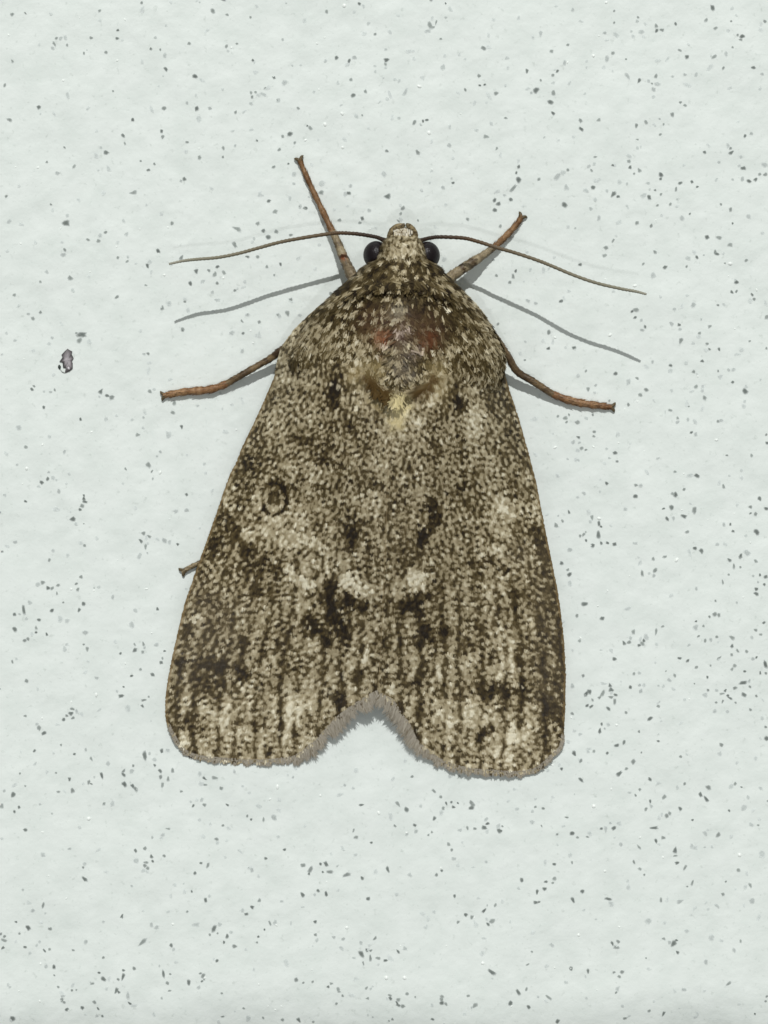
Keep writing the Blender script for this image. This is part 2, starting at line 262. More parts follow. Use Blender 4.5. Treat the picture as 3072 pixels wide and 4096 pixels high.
 (0, 3096, 1.659, """168 371 1;12 428 3;460 495 3 44 -10;285 534 3;552 619 2;560 595 3;562 697 1 44 40;152 767 3;899 509 1 30 60;900 574 3 30 0;960 494 2 30 -5;1005 545 1 34 80;1014 578 1 34 50;968 586 2 44 0;962 608 2;980 626 2;950 640 3;1090 542 2;1334 590 1 30 10;1380 604 2 50 -75;1294 656 1;1273 778 1;1365 836 1 36 90;1391 808 3;1480 342 2;1436 432 2;1442 456 3;1114 363 2 50 5;1080 402 3;1224 727 3;1160 735 3;1243 911 2;1634 929 1 40 0;1609 902 3;
 287 870 2 50 -70;218 905 3;810 942 1 40 -70;873 742 3;950 909 3;1117 915 3;106 982 1;186 1019 1 34 60;128 1060 2;332 1028 2;5 1062 2;30 1077 2;25 1103 2 56 20;18 1155 1 36 -40;166 1149 1 34 10;294 1173 1 48 50;328 1164 2;263 1113 3;243 1136 3;197 1190 3;485 1170 2 28 20;568 1115 3;943 1118 2 80 -42;685 980 3;1420 1025 1 54 -65;1457 998 3;1393 1066 2;1445 1056 2;1508 1075 1 34 90;1486 1116 1 34 85;1532 1050 3;1559 1142 2 30 -5;1136 1137 1 30 60;1152 1163 3;
 1440 1239 1;1005 1000 3;1040 1015 3;1300 1000 3 40 0;684 1218 2;890 1290 2;820 1302 1 28 0;816 1345 1 56 -75;785 1363 2;657 1320 1;687 1362 1;613 1392 2 44 -20;602 1385 3;770 1440 1 46 -70;785 1446 1 34 50;848 1470 3 50 90;860 1524 1 38 45;1058 1272 3;1084 1325 1 64 80;1130 1328 2;1111 1388 2;1125 1438 2 46 -10;1253 1384 1 30 90;1330 1321 2;1348 1338 2;1355 1360 2 34 90;1340 1374 1;1320 1415 3 40 -50;1073 1488 3;1472 1454 2;
 358 1280 1 34 90;305 1277 3;360 1336 2;385 1413 2;477 1436 2;505 1434 2 30 90;480 1402 3;613 1390 2;410 1503 2 36 80;424 1516 2;416 1473 3;440 1565 1 40 -50;450 1560 2 30 40;545 1554 1;626 1515 2 32 50;648 1560 1 48 60;677 1612 1 36 50;640 1610 3;81 1625 1;65 1415 3;1617 1560 2;1475 1618 2 40 -10;1645 1630 3;1652 622 2;1010 420 3"""),
 (1000, 3096, 1.659, """740 204 1 44 -10;1075 18 2;1390 15 2;1327 14 3;286 20 3;629 76 3;58 214 3 40 20;983 200 2 44 55;1038 234 1;1133 212 3;1220 112 2 44 40;1266 153 2;1302 195 1 48 70;1336 188 1;1380 194 1 34 45;1352 220 1 36 10;1283 229 2;1467 190 2 30 60;1467 225 1 34 -20;1478 205 2;1223 296 1 38 -60;1270 255 3;8 301 1;90 300 2 50 95;160 290 3;687 375 2 44 -75;704 419 2 34 0;962 343 2 40 35;1094 340 1 28 20;1103 380 3;1042 398 3;1207 386 2;1185 404 2 34 -60;805 455 1;
 1443 358 2 40 75;1493 362 2 30 0;1393 373 3;1575 330 1 34 -30;1555 356 1 30 20;1567 300 3;1652 376 1;1650 345 3;1318 466 2;1339 503 2;1352 560 3 30 0;228 502 1;106 559 1 28 0;468 597 1;505 597 1 36 60;353 606 2 36 -10;400 635 2 46 -60;392 660 1 34 100;482 650 1;528 650 2 50 5;580 610 3 40 -50;638 670 2 46 -20;744 690 1;914 632 1 48 65;1062 670 3 30 40;1272 641 1;1238 667 2 32 -80;614 494 3;12 635 3 40 80;1567 583 3;452 773 1;348 800 1 38 60;505 795 1 46 80;428 800 3;783 826 1 28 10;62 838 2 36 -70;12 882 1 30 20;211 845 3 34 0;
 1357 810 1 32 80;1628 870 2 40 -60;1555 905 1 50 -50;1575 872 3;1430 935 1;1473 952 2 34 -75;1381 985 2;1607 976 2;1578 996 1 34 35;1222 915 3;432 980 1 28 0;433 1067 2 28 0;444 1103 3;132 990 2 56 65;96 1033 1;55 1080 1 30 60;46 1117 2;272 990 3 50 -80;166 980 3 40 90;829 1090 2 38 -50;555 1083 3;620 1094 3;736 1120 3;775 1168 1 36 60;801 1172 2;740 1196 1 44 60;799 1220 2 50 85;752 1256 2 44 75;848 1222 2 44 5;900 1238 1 36 0;983 1177 1 50 45;1030 1160 3 36 20;608 1158 3 40 50;690 1220 3 40 15;
 1603 1315 1 46 35;1608 1357 3;306 1366 2;354 1385 2;417 1378 2;539 1390 2 34 0;518 1412 1;585 1430 2 40 70;592 1444 2 34 10;615 1472 2;573 1527 2;773 1420 2 36 -50;801 1424 3;780 1490 2 28 0;927 1470 2 40 20;932 1492 1 30 60;1043 1460 2;1097 1480 2;976 1525 1 60 60;985 1538 1 40 20;1015 1545 2 30 0;985 1500 2;1275 1476 2 36 10;1272 1500 2 50 90;1271 1520 1 30 -20;1300 1527 2 36 60;1207 1535 3;1490 1538 2 38 -50;1470 1552 3;1448 1472 2;85 1628 2;213 1642 2;323 1645 1 36 60;945 1636 2 32 80;922 1648 2;1212 1633 1;815 1622 3;783 1606 3;418 1655 2"""),
 (2000, 3000, 1.5476, """460 23 1 34 60;500 65 2;582 8 2;545 8 3;664 19 1;875 15 2;825 71 2;782 115 2;738 145 1 42 -40;381 116 1;500 183 1 50 40;1118 40 2;928 181 1 28 50;1142 209 2;1098 230 3;1290 232 2;1456 208 2;1494 229 2 30 25;1430 225 3;1613 235 3 34 30;90 242 3;865 245 2;802 262 3 44 0;840 280 2 28 70;1014 293 2 44 -55;930 318 1 40 80;935 345 3 40 50;903 365 2;1241 276 1 34 60;1277 304 1 44 55;1536 292 3;1115 362 1 32 40;1050 390 2;1032 406 2;1002 399 3;1191 433 1 28 5;1418 375 1 30 40;1510 355 3;
 220 353 2;268 361 2;201 378 3;106 365 3;412 417 2 36 10;198 446 3;258 470 2 36 60;15 472 2;5 500 1;354 521 2;447 514 1;480 541 2;556 515 3;542 538 2 40 15;626 486 1 32 -5;705 484 1 36 -40;735 453 3 34 5;655 490 3 50 90;683 452 3;950 482 1 64 -8;965 563 1 40 70;1012 543 2 28 0;860 600 2 48 50;748 585 3;1272 515 3 38 60;1349 525 2 34 -40;1268 600 3;1598 465 2;1556 462 3;1085 620 1 50 100;1085 655 2 36 0;1098 698 1 36 -20;1145 728 2 50 -60;1187 592 3;1620 643 3;828 693 2 36 70;866 735 2 28 30;894 772 2;335 706 1 28 20;446 696 2;1476 743 2;
 135 806 1;282 815 1 38 -5;326 822 2;337 795 2;276 858 1 36 -20;229 878 1 38 90;115 855 3;510 875 1 26 20;452 930 1 50 65;222 943 1 28 0;240 941 2;670 922 1 60 15;688 953 3;520 990 3;997 929 2 44 90;1192 818 2 50 -70;1159 845 2;1398 814 2;1550 838 2 40 65;1379 893 2;1116 938 3 44 -20;795 850 3;1345 965 3 50 40;1562 933 3;920 1058 3;695 1198 1 44 65;731 1186 2;722 1222 2 34 10;1012 1168 2 34 0;1073 1198 1 44 -50;1092 1177 1;1050 1190 3;1097 1252 1 32 30;1490 1183 2 28 90;1449 1240 3 36 70;1157 1120 3;
 198 1248 2;320 1208 3 36 30;170 1328 2 46 -25;440 1355 1 30 70;545 1370 1 44 90;706 1376 2 34 -20;756 1373 2;738 1402 2 30 30;904 1288 2;1275 1312 3;1415 1445 2 50 -40;1140 1482 3 36 0;112 1497 1 42 60;164 1479 2;235 1528 3;298 1530 2 60 35;408 1438 3;535 1535 3;719 1500 2;728 1475 3 40 -60;66 1567 1 30 -70;178 1592 1;757 1585 3;925 1616 2;1015 1637 1 52 -70;1580 1638 1;776 1665 2 30 0;357 1685 1 30 -60;1645 1555 2;1652 1525 2;1310 1160 3"""),
 (1700, 750, 1.659, """462 85 1;488 108 1 30 -10;465 151 1;570 80 1;575 18 2 46 -40;282 210 2;500 256 2;602 553 1 40 -65;585 590 2 46 80;562 630 2;475 586 2;484 908 2;820 960 2;818 1068 1 36 -15;665 1022 3;662 1145 2;700 545 3;455 480 3;900 755 1;680 750 3 34 30;735 768 3"""),
 (600, 550, 1.843, """790 635 2;1060 340 3;1397 608 2;1565 597 1 30 80;1548 628 2;1265 340 3;1478 355 3;1465 410 1;1265 405 2;1150 520 1;1105 508 2;1475 1075 3;720 1305 2;945 1310 2 36 50;1040 1200 2 36 70;1335 1150 2 30 0;1105 1310 3;430 978 2;390 1060 3;460 1140 3;140 1225 3;90 1255 2 36 100;240 1418 1;600 1440 2;505 1195 3 40 20"""),
]
specks = []
for ox, oy, s, txt in TILES:
    for it in txt.replace('\n', '').split(';'):
        q = it.split()
        if len(q) < 3:
            continue
        x, y, k = ox + float(q[0]) / s, oy + float(q[1]) / s, int(q[2])
        L = float(q[3]) / s if len(q) > 3 else 0.0
        a = math.radians(float(q[4])) if len(q) > 4 else rng.uniform(0, math.pi)
        specks.append((x, y, k, L, a))
# further faint specks and the wall outside the frame
for _ in range(550):
    specks.append((rng.uniform(0, 3072), rng.uniform(0, 4096), 4, rng.choice([0, 0, 18, 26]), rng.uniform(0, 3.1)))
for _ in range(1500):
    x, y = rng.uniform(-1000, 4100), rng.uniform(-1000, 4300)
    if 0 < x < 3072 and 0 < y < 4096:
        continue
    specks.append((x, y, int(rng.choice([1, 2, 2, 3, 3])), rng.choice([0, 0, 20]), rng.uniform(0, 3.1)))

SPK = {1: lin((112, 119, 115)), 2: lin((146, 153, 149)), 3: lin((190, 197, 194)), 4: lin((209, 216, 213))}
vv, ff, cc = [], [], []
NS = 10
for x, y, k, L, a in specks:
    rb = {1: 5.9, 2: 5.3, 3: 6.0, 4: 5.2}[k] * rng.uniform(0.85, 1.2)
    lx, ly = max(L * 0.35, rb * rng.uniform(1.0, 1.25)), rb * rng.uniform(0.78, 1.0)
    if L > 0:
        ly = min(ly, rb * 0.85)
    ca, sa = math.cos(a), math.sin(a)
    base = SPK[k] * (rng.uniform(0.85, 1.12) if k < 4 else rng.uniform(0.9, 1.02))
    wallc = np.array([0.74, 0.786, 0.764])
    rb_ = float(np.clip(rng.lognormal(0.0, 0.22), 0.65, 1.5)); lx *= rb_; ly *= rb_
    tail = rng.uniform(-0.55, 0.55)
    n0 = len(vv)
    pts = []
    for ring, (rr, lift, mixw) in enumerate(((1.30, 0.0015, 0.85), (0.78, 0.004, 0.12), (0.0, 0.006, 0.0))):
        cnt = NS if ring < 2 else 1
        if ring == 0:
            jit = rng.uniform(0.8, 1.2, NS)
        for i in range(cnt):
            th = 2 * math.pi * i / NS
            j = jit[i] if ring < 2 else 0
            ct, st = math.cos(th), math.sin(th)
            if L > 0:      # capsule rather than lens
                ct = math.copysign(abs(ct) ** 0.75, ct); st = math.copysign(abs(st) ** 0.75, st)
            dx, dy = lx * rr * j * ct, ly * rr * j * st * (1 + tail * ct * (1.0 if L > 0 else 0.5))
            pts.append((x + dx * ca - dy * sa, y + dx * sa + dy * ca, lift))
            cc.append(base * (1 - mixw) + wallc * mixw)
    pts = np.array(pts)
    p3 = wall_point(pts[:, 0], pts[:, 1])
    p3[:, 1] -= pts[:, 2] + 0.003
    vv.extend(p3.tolist())
    for i in range(NS):
        j = (i + 1) % NS
        ff.append([n0 + i, n0 + NS + i, n0 + NS + j, n0 + j])
        ff.append([n0 + NS + i, n0 + 2 * NS, n0 + NS + j])
m_speck = attr_mat('grey_dirt_in_pinholes', 0.8, 0.1, 0.3, 30, 0.12)
sp = make('pinhole_specks', vv, ff, m_speck, wall, np.array(cc))
sp['kind'] = 'stuff'
sp['label'] = 'small grey specks and pinholes scattered in the paint'

# little raised nibs of paint, their highlights painted in as whiter colour
m_nib, nt, b = new_mat('highlit_paint_nib', 0.35, 0.5)
n = nt.nodes.new('ShaderNodeTexNoise'); n.inputs['Scale'].default_value = 6
r = nt.nodes.new('ShaderNodeValToRGB')
r.color_ramp.elements[0].color = (0.80, 0.85, 0.81, 1); r.color_ramp.elements[1].color = (0.90, 0.93, 0.90, 1)
nt.links.new(n.outputs['Fac'], r.inputs['Fac']); nt.links.new(r.outputs[0], b.inputs['Base Color'])
nibs = [(1716, 531, 9), (1300, 498, 9), (1368, 455, 8), (1677, 345, 9), (1377, 23, 9), (2921, 1055, 9), (107, 1875, 8), (2374, 223, 7), (2425, 10, 7), (640, 1891, 8), (1387, 3711, 8),
        (2397, 2074, 8), (2707, 2240, 9), (2375, 3225, 9), (2315, 3741, 7), (1931, 3853, 8), (2865, 1760, 7), (2540, 1143, 8), (1545, 3912, 9), (1618, 3912, 9), (1110, 3148, 9),
        (1515, 3252, 8), (586, 2356, 6), (385, 2780, 8), (2466, 2900, 6), (2220, 1790, 7), (2440, 1340, 8), (1222, 560, 6), (1370, 590, 7), (2652, 3430, 6), (2958, 3420, 9), (2420, 3485, 6), (355, 3275, 9)]
for _ in range(160):
    nibs.append((rng.uniform(-300, 3300), rng.uniform(-300, 4100), rng.uniform(3, 6)))
vv, ff = [], []
for x, y, r_ in nibs:
    n0 = len(vv)
    el = rng.uniform(0.7, 1.4); a = rng.uniform(0, 3.14)
    pts = []
    for rr, lift in ((1.0, -0.004), (0.7, 0.35), (0.0, 0.5)):
        for i in range(8 if rr > 0 else 1):
            th = 2 * math.pi * i / 8
            dx, dy = r_ * rr * el * math.cos(th), r_ * rr * math.sin(th) / el
            pts.append((x + dx * math.cos(a) - dy * math.sin(a), y + dx * math.sin(a) + dy * math.cos(a), lift * r_ / S))
    pts = np.array(pts)
    p3 = wall_point(pts[:, 0], pts[:, 1]); p3[:, 1] -= pts[:, 2]
    vv.extend(p3.tolist())
    for i in range(8):
        j = (i + 1) % 8
        ff.append([n0 + i, n0 + 8 + i, n0 + 8 + j, n0 + j]); ff.append([n0 + 8 + i, n0 + 16, n0 + 8 + j])
nb = make('paint_nibs', vv, ff, m_nib, wall)
nb['kind'] = 'stuff'
nb['label'] = 'tiny nibs of raised white paint with painted-in highlights'

# ---------------------------------------------------------------- mauve-grey flake left of the moth
def flake():
    s = 8.295
    out = [(750, 450), (800, 490), (905, 545), (870, 620), (950, 765), (885, 880), (920, 930), (920, 1120), (830, 1200),
           (680, 1265), (660, 1235), (715, 1130), (690, 1100), (600, 1090), (580, 905), (480, 890), (580, 740), (545, 660), (660, 530)]
    out = np.array(out, float)
    cen = np.array([750, 830.0])
    px = lambda q: (180 + q[:, 0] / s, 1340 + q[:, 1] / s)
    rings = []
    cols = []
    for k, (f, h) in enumerate(((1.02, -0.01), (0.97, 0.05), (0.72, 0.085), (0.42, 0.12), (0.18, 0.10))):
        q = cen + (out - cen) * np.array([f, f * 0.98])
        x, y = px(q)
        hh = wall_h(x, y) + h + rng.uniform(-0.012, 0.012, len(x)) * (k > 1)
        rings.append(P(x, y, hh))
        base = [(92, 88, 88), (98, 94, 95), (124, 119, 121), (160, 154, 157), (165, 160, 163)][k]
        c = np.tile(lin(base), (len(x), 1))
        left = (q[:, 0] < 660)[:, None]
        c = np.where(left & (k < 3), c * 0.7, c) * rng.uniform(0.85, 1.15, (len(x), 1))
        cols.append(c)
    n_ = len(out)
    v = np.vstack(rings); c = np.vstack(cols)
    f = []
    for k in range(4):
        for i in range(n_):
            j = (i + 1) % n_
            f.append([k * n_ + j, k * n_ + i, (k + 1) * n_ + i, (k + 1) * n_ + j])
    f.append([4 * n_ + i for i in range(n_)][::-1])
    return v, f, c
m_flake = attr_mat('mauve_grey_flake', 0.6, 0.3, 0.5, 14, 0.18)
fl_org = P(265, 1440, 0)
v, f, c = flake()
flk = make('paint_flake', v, f, m_flake, None, c, True, fl_org)
flk.location = fl_org
flk['label'] = 'small jagged mauve-grey flake stuck to the wall left of the moth'
flk['category'] = 'flake'
def crumb(name, pts, hs, rad, colr, parent, org):
    path = catmull(np.array(pts, float), 10)
    v_, f_, c_ = tube(P(180 + path[:, 0] / 8.295, 1340 + path[:, 1] / 8.295, hs), np.full(10, rad), 6)
    return make(name, v_, f_, m_flake, parent, np.tile(lin(colr), (len(v_), 1)), True, org)

def tube(path, rad, nseg=10, rough=0.0, cap=True, squash=1.0):
    path = np.asarray(path, float); rad = np.asarray(rad, float)
    n_ = len(path)
    t = np.gradient(path, axis=0); t /= np.linalg.norm(t, axis=1)[:, None] + 1e-12
    up = np.array([0, -1.0, 0])
    side = np.cross(t, up); side /= np.linalg.norm(side, axis=1)[:, None] + 1e-12
    nrm = np.cross(side, t)
    th = np.linspace(0, 2 * math.pi, nseg, endpoint=False)
    rj = 1 + rough * rng.standard_normal((n_, nseg))
    v_ = (path[:, None, :] + (rad[:, None] * rj)[:, :, None] * (np.cos(th)[None, :, None] * side[:, None, :]
          + squash * np.sin(th)[None, :, None] * nrm[:, None, :])).reshape(-1, 3)
    f_ = []
    for i in range(n_ - 1):
        for k in range(nseg):
            k2 = (k + 1) % nseg
            f_.append([i * nseg + k, i * nseg + k2, (i + 1) * nseg + k2, (i + 1) * nseg + k])
    if cap:
        f_.append([k for k in range(nseg)][::-1]); f_.append([(n_ - 1) * nseg + k for k in range(nseg)])
    return v_, f_
def tubec(*a, **k):
    v_, f_ = tube(*a, **k)
    return v_, f_
def crumb(name, pts, h, rad, colr):
    path = catmull(np.array(pts, float), 10)
    x, y = 180 + path[:, 0] / 8.295, 1340 + path[:, 1] / 8.295
    rr = rad * np.sin(np.linspace(0.35, math.pi - 0.35, 10))
    v_, f_ = tube(P(x, y, wall_h(x, y) + h), rr, 6, 0.1)
    return make(name, v_, f_, m_flake, flk, np.tile(lin(colr), (len(v_), 1)), True, fl_org)
crumb('crumb', [(470, 990), (475, 1060), (490, 1130)], 0.03, 0.052, (62, 70, 66))
crumb('rim', [(500, 1130), (560, 1215), (640, 1250), (700, 1250)], 0.02, 0.018, (156, 160, 156))
crumb('crumb', [(760, 1060), (790, 1110), (800, 1150)], 0.10, 0.045, (205, 200, 204))

# ---------------------------------------------------------------- moth colour map (scale colours, plus some painted shade and glints)
CX0, CY0, CST = 600.0, 840.0, 2.0
CW, CH = 870, 1160
YY, XX = np.mgrid[0:CH, 0:CW].astype(float)
XX = CX0 + XX * CST; YY = CY0 + YY * CST

n_raw = 0.92 * band_noise(1400, 1400, 28, 0.36, 21, 0.86) + 0.34 * band_noise(1400, 1400, 80, 0.5, 28, 0.6)
n_raw = n_raw / n_raw.std()
_xm = np.interp(YY, [1250, 1700, 2780, 3100], [1585, 1572, 1522, 1510])
_ow = np.interp(np.minimum(YY, 2850), [1213, 1400, 1578, 1842, 2100, 2400, 2700, 2850], [320, 470, 510, 600, 690, 800, 865, 870])
S_W = (XX - _xm) / _ow                                  # -1 .. 1 across the two wings
n_f = bil(n_raw, 700 + (XX - _xm) * (680 / _ow) ** 0.7 / CST + 12 * (XX > _xm), 100 + (YY - 840) / CST)
n_c = band_noise(CH, CW, 37, 0.36, 22, 1.0)
n_d = band_noise(CH, CW, 13, 0.35, 23, 1.0)
low = low_noise(CH, CW, 70, 24)
warp = low_noise(CH, CW, 14, 25) * 7.0        # ragged edges for the marks
warp2 = low_noise(CH, CW, 14, 26) * 7.0
T = 0.0 * XX - 0.04
amp = 0.0 * XX + 0.41
XR, YR = XX + warp, YY + warp2

def dist_poly(pts, ragged=True):
    X, Y = (XR, YR) if ragged else (XX, YY)
    d = np.full(X.shape, 1e9)
    if len(pts) == 1:
        return np.hypot(X - pts[0][0], Y - pts[0][1])
    for (x0, y0), (x1, y1) in zip(pts[:-1], pts[1:]):
        dx, dy = x1 - x0, y1 - y0
        t = np.clip(((X - x0) * dx + (Y - y0) * dy) / (dx * dx + dy * dy + 1e-9), 0, 1)
        d = np.minimum(d, np.hypot(X - x0 - t * dx, Y - y0 - t * dy))
    return d
def mark(pts, wdt, amt, soft=0.28):
    global T
    d = dist_poly(pts)
    wdt = wdt * 1.1
    T = T + (1.08 if amt < 0 else 1.2) * amt / (1 + np.exp(np.clip((d - wdt) / (wdt * soft * 0.5 + 1.0), -30, 30)))
def soft(pts, wdt, amt):
    global T
    d = dist_poly(pts, False)
    T = T + 1.3 * amt * np.exp(-(d / wdt) ** 2)

# broad tone
soft([(1590, 1200)], 300, -0.30); soft([(1590, 1640), (1590, 1900)], 150, 0.13)
soft([(1480, 2000), (1560, 2300)], 160, 0.06)
soft([(1130, 2110), (1260, 2300)], 110, 0.13)
soft([(780, 2500), (740, 2750)], 90, -0.10)
soft([(2200, 2150), (2235, 2850)], 70, -0.32)  # shade of the turned-down right wing edge, painted as darker tone
soft([(2170, 2450)], 110, -0.15)
soft([(2000, 2040), (2000, 2230)], 55, 0.30)
soft([(860, 2100), (790, 2330)], 80, -0.22); soft([(1000, 2240), (1090, 2300)], 70, -0.22)
soft([(1010, 1830), (960, 1880)], 55, -0.3)
soft([(1180, 2850), (960, 2950)], 140, 0.18); soft([(1820, 2860), (1900, 3000)], 130, 0.15)
soft([(2060, 2960)], 90, 0.15)
soft([(1690, 2540)], 120, -0.20); soft([(1310, 2480)], 95, -0.22)
soft([(1560, 2600)], 80, 0.08)
soft([(1900, 1700), (1890, 1580)], 40, 0.28)
soft([(1150, 1640), (1120, 1560)], 80, 0.10)
soft([(2030, 1650), (2090, 1800)], 40, -0.15)
# dark streaks on the inner wing areas and the V
for pts, wd, am in [
    ([(1411, 2074), (1400, 2183)], 17, -1.15), ([(1360, 2036), (1410, 2028)], 10, -0.45),
    ([(1725, 2014), (1743, 2080), (1716, 2123), (1692, 2159)], 19, -1.15), ([(1685, 2180), (1660, 2235)], 8, -0.5),
    ([(1818, 1550), (1842, 1628)], 13, -0.6), ([(1842, 1755), (1855, 1827)], 15, -0.8), ([(1850, 1890), (1858, 1930)], 13, -0.7),
    ([(1836, 1966)], 15, -0.9), ([(1340, 1545), (1323, 1618)], 20, -1.25), ([(1350, 1470), (1340, 1545)], 14, -0.7),
    ([(1835, 1605)], 16, -0.8), ([(1160, 1448), (1190, 1485)], 12, -0.4),
    ([(1321, 2345), (1332, 2410), (1345, 2472)], 22, -1.05), ([(1390, 2394), (1445, 2430)], 22, -0.9),
    ([(1242, 2480), (1262, 2522)], 18, -1.0), ([(1303, 2562)], 17, -1.1), ([(1351, 2500), (1385, 2560), (1375, 2600)], 17, -0.7),
    ([(1086, 2405)], 14, -0.7), ([(1000, 2357), (1040, 2365)], 15, -0.5), ([(1167, 2666)], 19, -1.0),
    ([(700, 2650), (790, 2660), (889, 2660), (986, 2690)], 20, -0.7), ([(760, 2720), (900, 2725)], 20, -0.4), ([(990, 2705)], 22, -0.7), ([(885, 2672)], 17, -0.6),
    ([(1330, 2780), (1402, 2829)], 20, -0.95), ([(1305, 2901)], 14, -0.7), ([(1480, 2760)], 14, -0.4),
    ([(1662, 2412)], 24, -1.0), ([(1716, 2388)], 14, -0.8), ([(1613, 2448), (1650, 2430)], 18, -0.7),
    ([(1695, 2510), (1708, 2545)], 17, -0.9), ([(1786, 2527)], 18, -0.95), ([(1737, 2588)], 15, -0.7), ([(1600, 2570), (1650, 2560)], 14, -0.5),
    ([(1659, 2732)], 16, -0.7), ([(1979, 2744), (1955, 2790)], 17, -0.95), ([(2081, 2732), (2085, 2760)], 15, -0.85),
    ([(1900, 2760), (2090, 2770)], 26, -0.35), ([(1924, 2943), (1955, 2915)], 16, -0.8), ([(1665, 2925)], 14, -0.7), ([(1701, 2810)], 14, -0.6),
    ([(2132, 2129), (2172, 2190)], 16, -0.6), ([(1963, 2237), (2023, 2285)], 16, -0.7), ([(2176, 2790), (2200, 2860)], 20, -0.5),
    ([(1001, 1851)], 26, -0.6), ([(905, 2074), (941, 2116)], 24, -0.65), ([(851, 2182)], 20, -0.6), ([(959, 2158), (1001, 2212), (1086, 2273)], 17, -0.45),
    ([(1182, 1754), (1242, 1766)], 17, -0.65), ([(1279, 1941)], 20, -0.55), ([(1380, 2030)], 18, -0.3), ([(1500, 1750)], 13, -0.5), ([(1575, 1995), (1640, 2030)], 10, -0.4),
    ([(720, 2925), (745, 2890)], 15, -0.7), ([(962, 2883), (1058, 2907)], 16, -0.55), ([(860, 3010)], 13, -0.6), ([(1000, 3000)], 12, -0.4), ([(1070, 3010)], 13, -0.6),
    ([(1025, 1700), (1010, 1760)], 9, -0.5), ([(1310, 1760), (1300, 1830)], 20, -0.25)]:
    mark(pts, wd, am)
# pale marks
for pts, wd, am in [
    ([(1384, 2320), (1445, 2358)], 24, 0.75), ([(1370, 2345), (1392, 2300)], 17, 0.5), ([(1511, 2394), (1553, 2372)], 10, 0.3), ([(1450, 2362), (1490, 2385)], 9, 0.25),
    ([(1680, 2332)], 32, 0.75), ([(1650, 2291), (1625, 2345), (1590, 2372)], 17, 0.6), ([(1692, 2296)], 16, 0.5),
    ([(989, 2124), (1060, 2120), (1140, 2185)], 14, 0.42), ([(1090, 2090), (1150, 2130)], 22, 0.35),
    ([(1242, 1917)], 14, 0.8), ([(1927, 2219), (2023, 2183)], 8, 0.7), ([(1985, 2010), (2010, 2035)], 17, 0.5), ([(2010, 2120), (2030, 2150)], 15, 0.5),
    ([(2003, 2461), (2003, 2588)], 14, 0.7), ([(2000, 2600), (2009, 2708)], 11, 0.55), ([(2063, 2943)], 26, 0.6), ([(2039, 3035)], 14, 0.8),
    ([(1786, 2810), (1790, 2895)], 13, 0.6), ([(1870, 2840), (1875, 2870)], 12, 0.5), ([(1748, 2670), (1755, 2715)], 7, 0.8), ([(1730, 2755), (1700, 2780)], 8, 0.6),
    ([(1464, 2590), (1464, 2640)], 11, 0.9), ([(1563, 2756)], 19, 0.7), ([(1190, 2829)], 26, 0.6), ([(883, 2624)], 20, 0.6), ([(820, 2616)], 13, 0.5),
    ([(775, 2483), (785, 2460)], 9, 0.8), ([(2138, 2002), (2155, 2090)], 9, 0.6), ([(1900, 1650), (1895, 1740)], 20, 0.35), ([(865, 2860), (890, 2900)], 18, 0.5),
    ([(800, 2880), (800, 2830)], 14, 0.4), ([(735, 2940), (735, 2980)], 11, 0.5), ([(1500, 1860), (1520, 1890)], 20, 0.4), ([(1500, 1975)], 18, 0.35)]:
    mark(pts, wd, am)
# ring mark (orbicular) and kidney mark (reniform) of the left wing
def ring(cx, cy, rx, ry, wd, am, a0=-999, a1=999):
    global T
    q = np.hypot((XR * 0.5 + XX * 0.5 - cx) / rx, (YR * 0.5 + YY * 0.5 - cy) / ry)
    an = np.degrees(np.arctan2(YY - cy, XX - cx))
    T = T + am * np.exp(-((q - 1) * min(rx, ry) / wd) ** 2) * ((an > a0) & (an < a1))
inside = np.hypot((XX - 1098) / 62, (YY - 1995) / 74) < 1
amp = np.where(inside, 0.26, amp)
ring(1098, 1995, 50, 62, 8.5, -1.25, -110, 150); ring(1098, 1995, 74, 86, 9, 0.4); ring(1098, 1995, 50, 62, 8, -0.3); ring(1098, 1995, 18, 24, 9, -0.5)
ring(1098, 1995, 34, 44, 7, 0.5)
ring(1232, 2258, 80, 88, 11, 0.6); ring(1232, 2258, 54, 62, 8, -0.4); ring(1240, 2264, 28, 32, 10, 0.45)
mark([(1152, 2273), (1190, 2312), (1242, 2339)], 11, 0.65); mark([(1200, 2176), (1303, 2146)], 8, 0.5)
ring(2040, 2030, 30, 34, 8, 0.3)
# veins over the outer third of the wings
wob = 0.006 * low_noise(CH, CW, 40, 31)
for kv in range(1, 11):
    for sd in (-1, 1):
        sv = sd * (kv * 0.094 + 0.012 * math.sin(kv * 2.3 + sd))
        d = np.abs(S_W + wob - sv) * _ow                # px from the vein
        fade = np.clip((YY - 1750) / 1000, 0, 1) ** 1.3 * np.clip(0.95 + 0.55 * np.roll(low, 97 * kv + 300 * (sd > 0), axis=1), 0.1, 1.7)
        fade = fade + 0.35 * np.clip((YY - 2380) / 300, 0, 1)
        T = T - 0.40 * fade * np.exp(-(d / 9) ** 2)
        amp = np.maximum(amp - 0.16 * fade * np.exp(-(d / 9) ** 2), 0.2)
        T = T + 0.25 * fade * np.exp(-((d - 30) / 14) ** 2)
for pts in ([(1124, 2400), (1122, 2900)], [(1560, 1900), (1540, 2750)], [(1400, 1700), (1330, 2050)], [(1730, 1750), (1790, 2200)], [(1600, 2100), (1590, 2300)], [(1470, 2150), (1480, 2300)]):
    soft(pts, 11, -0.22)

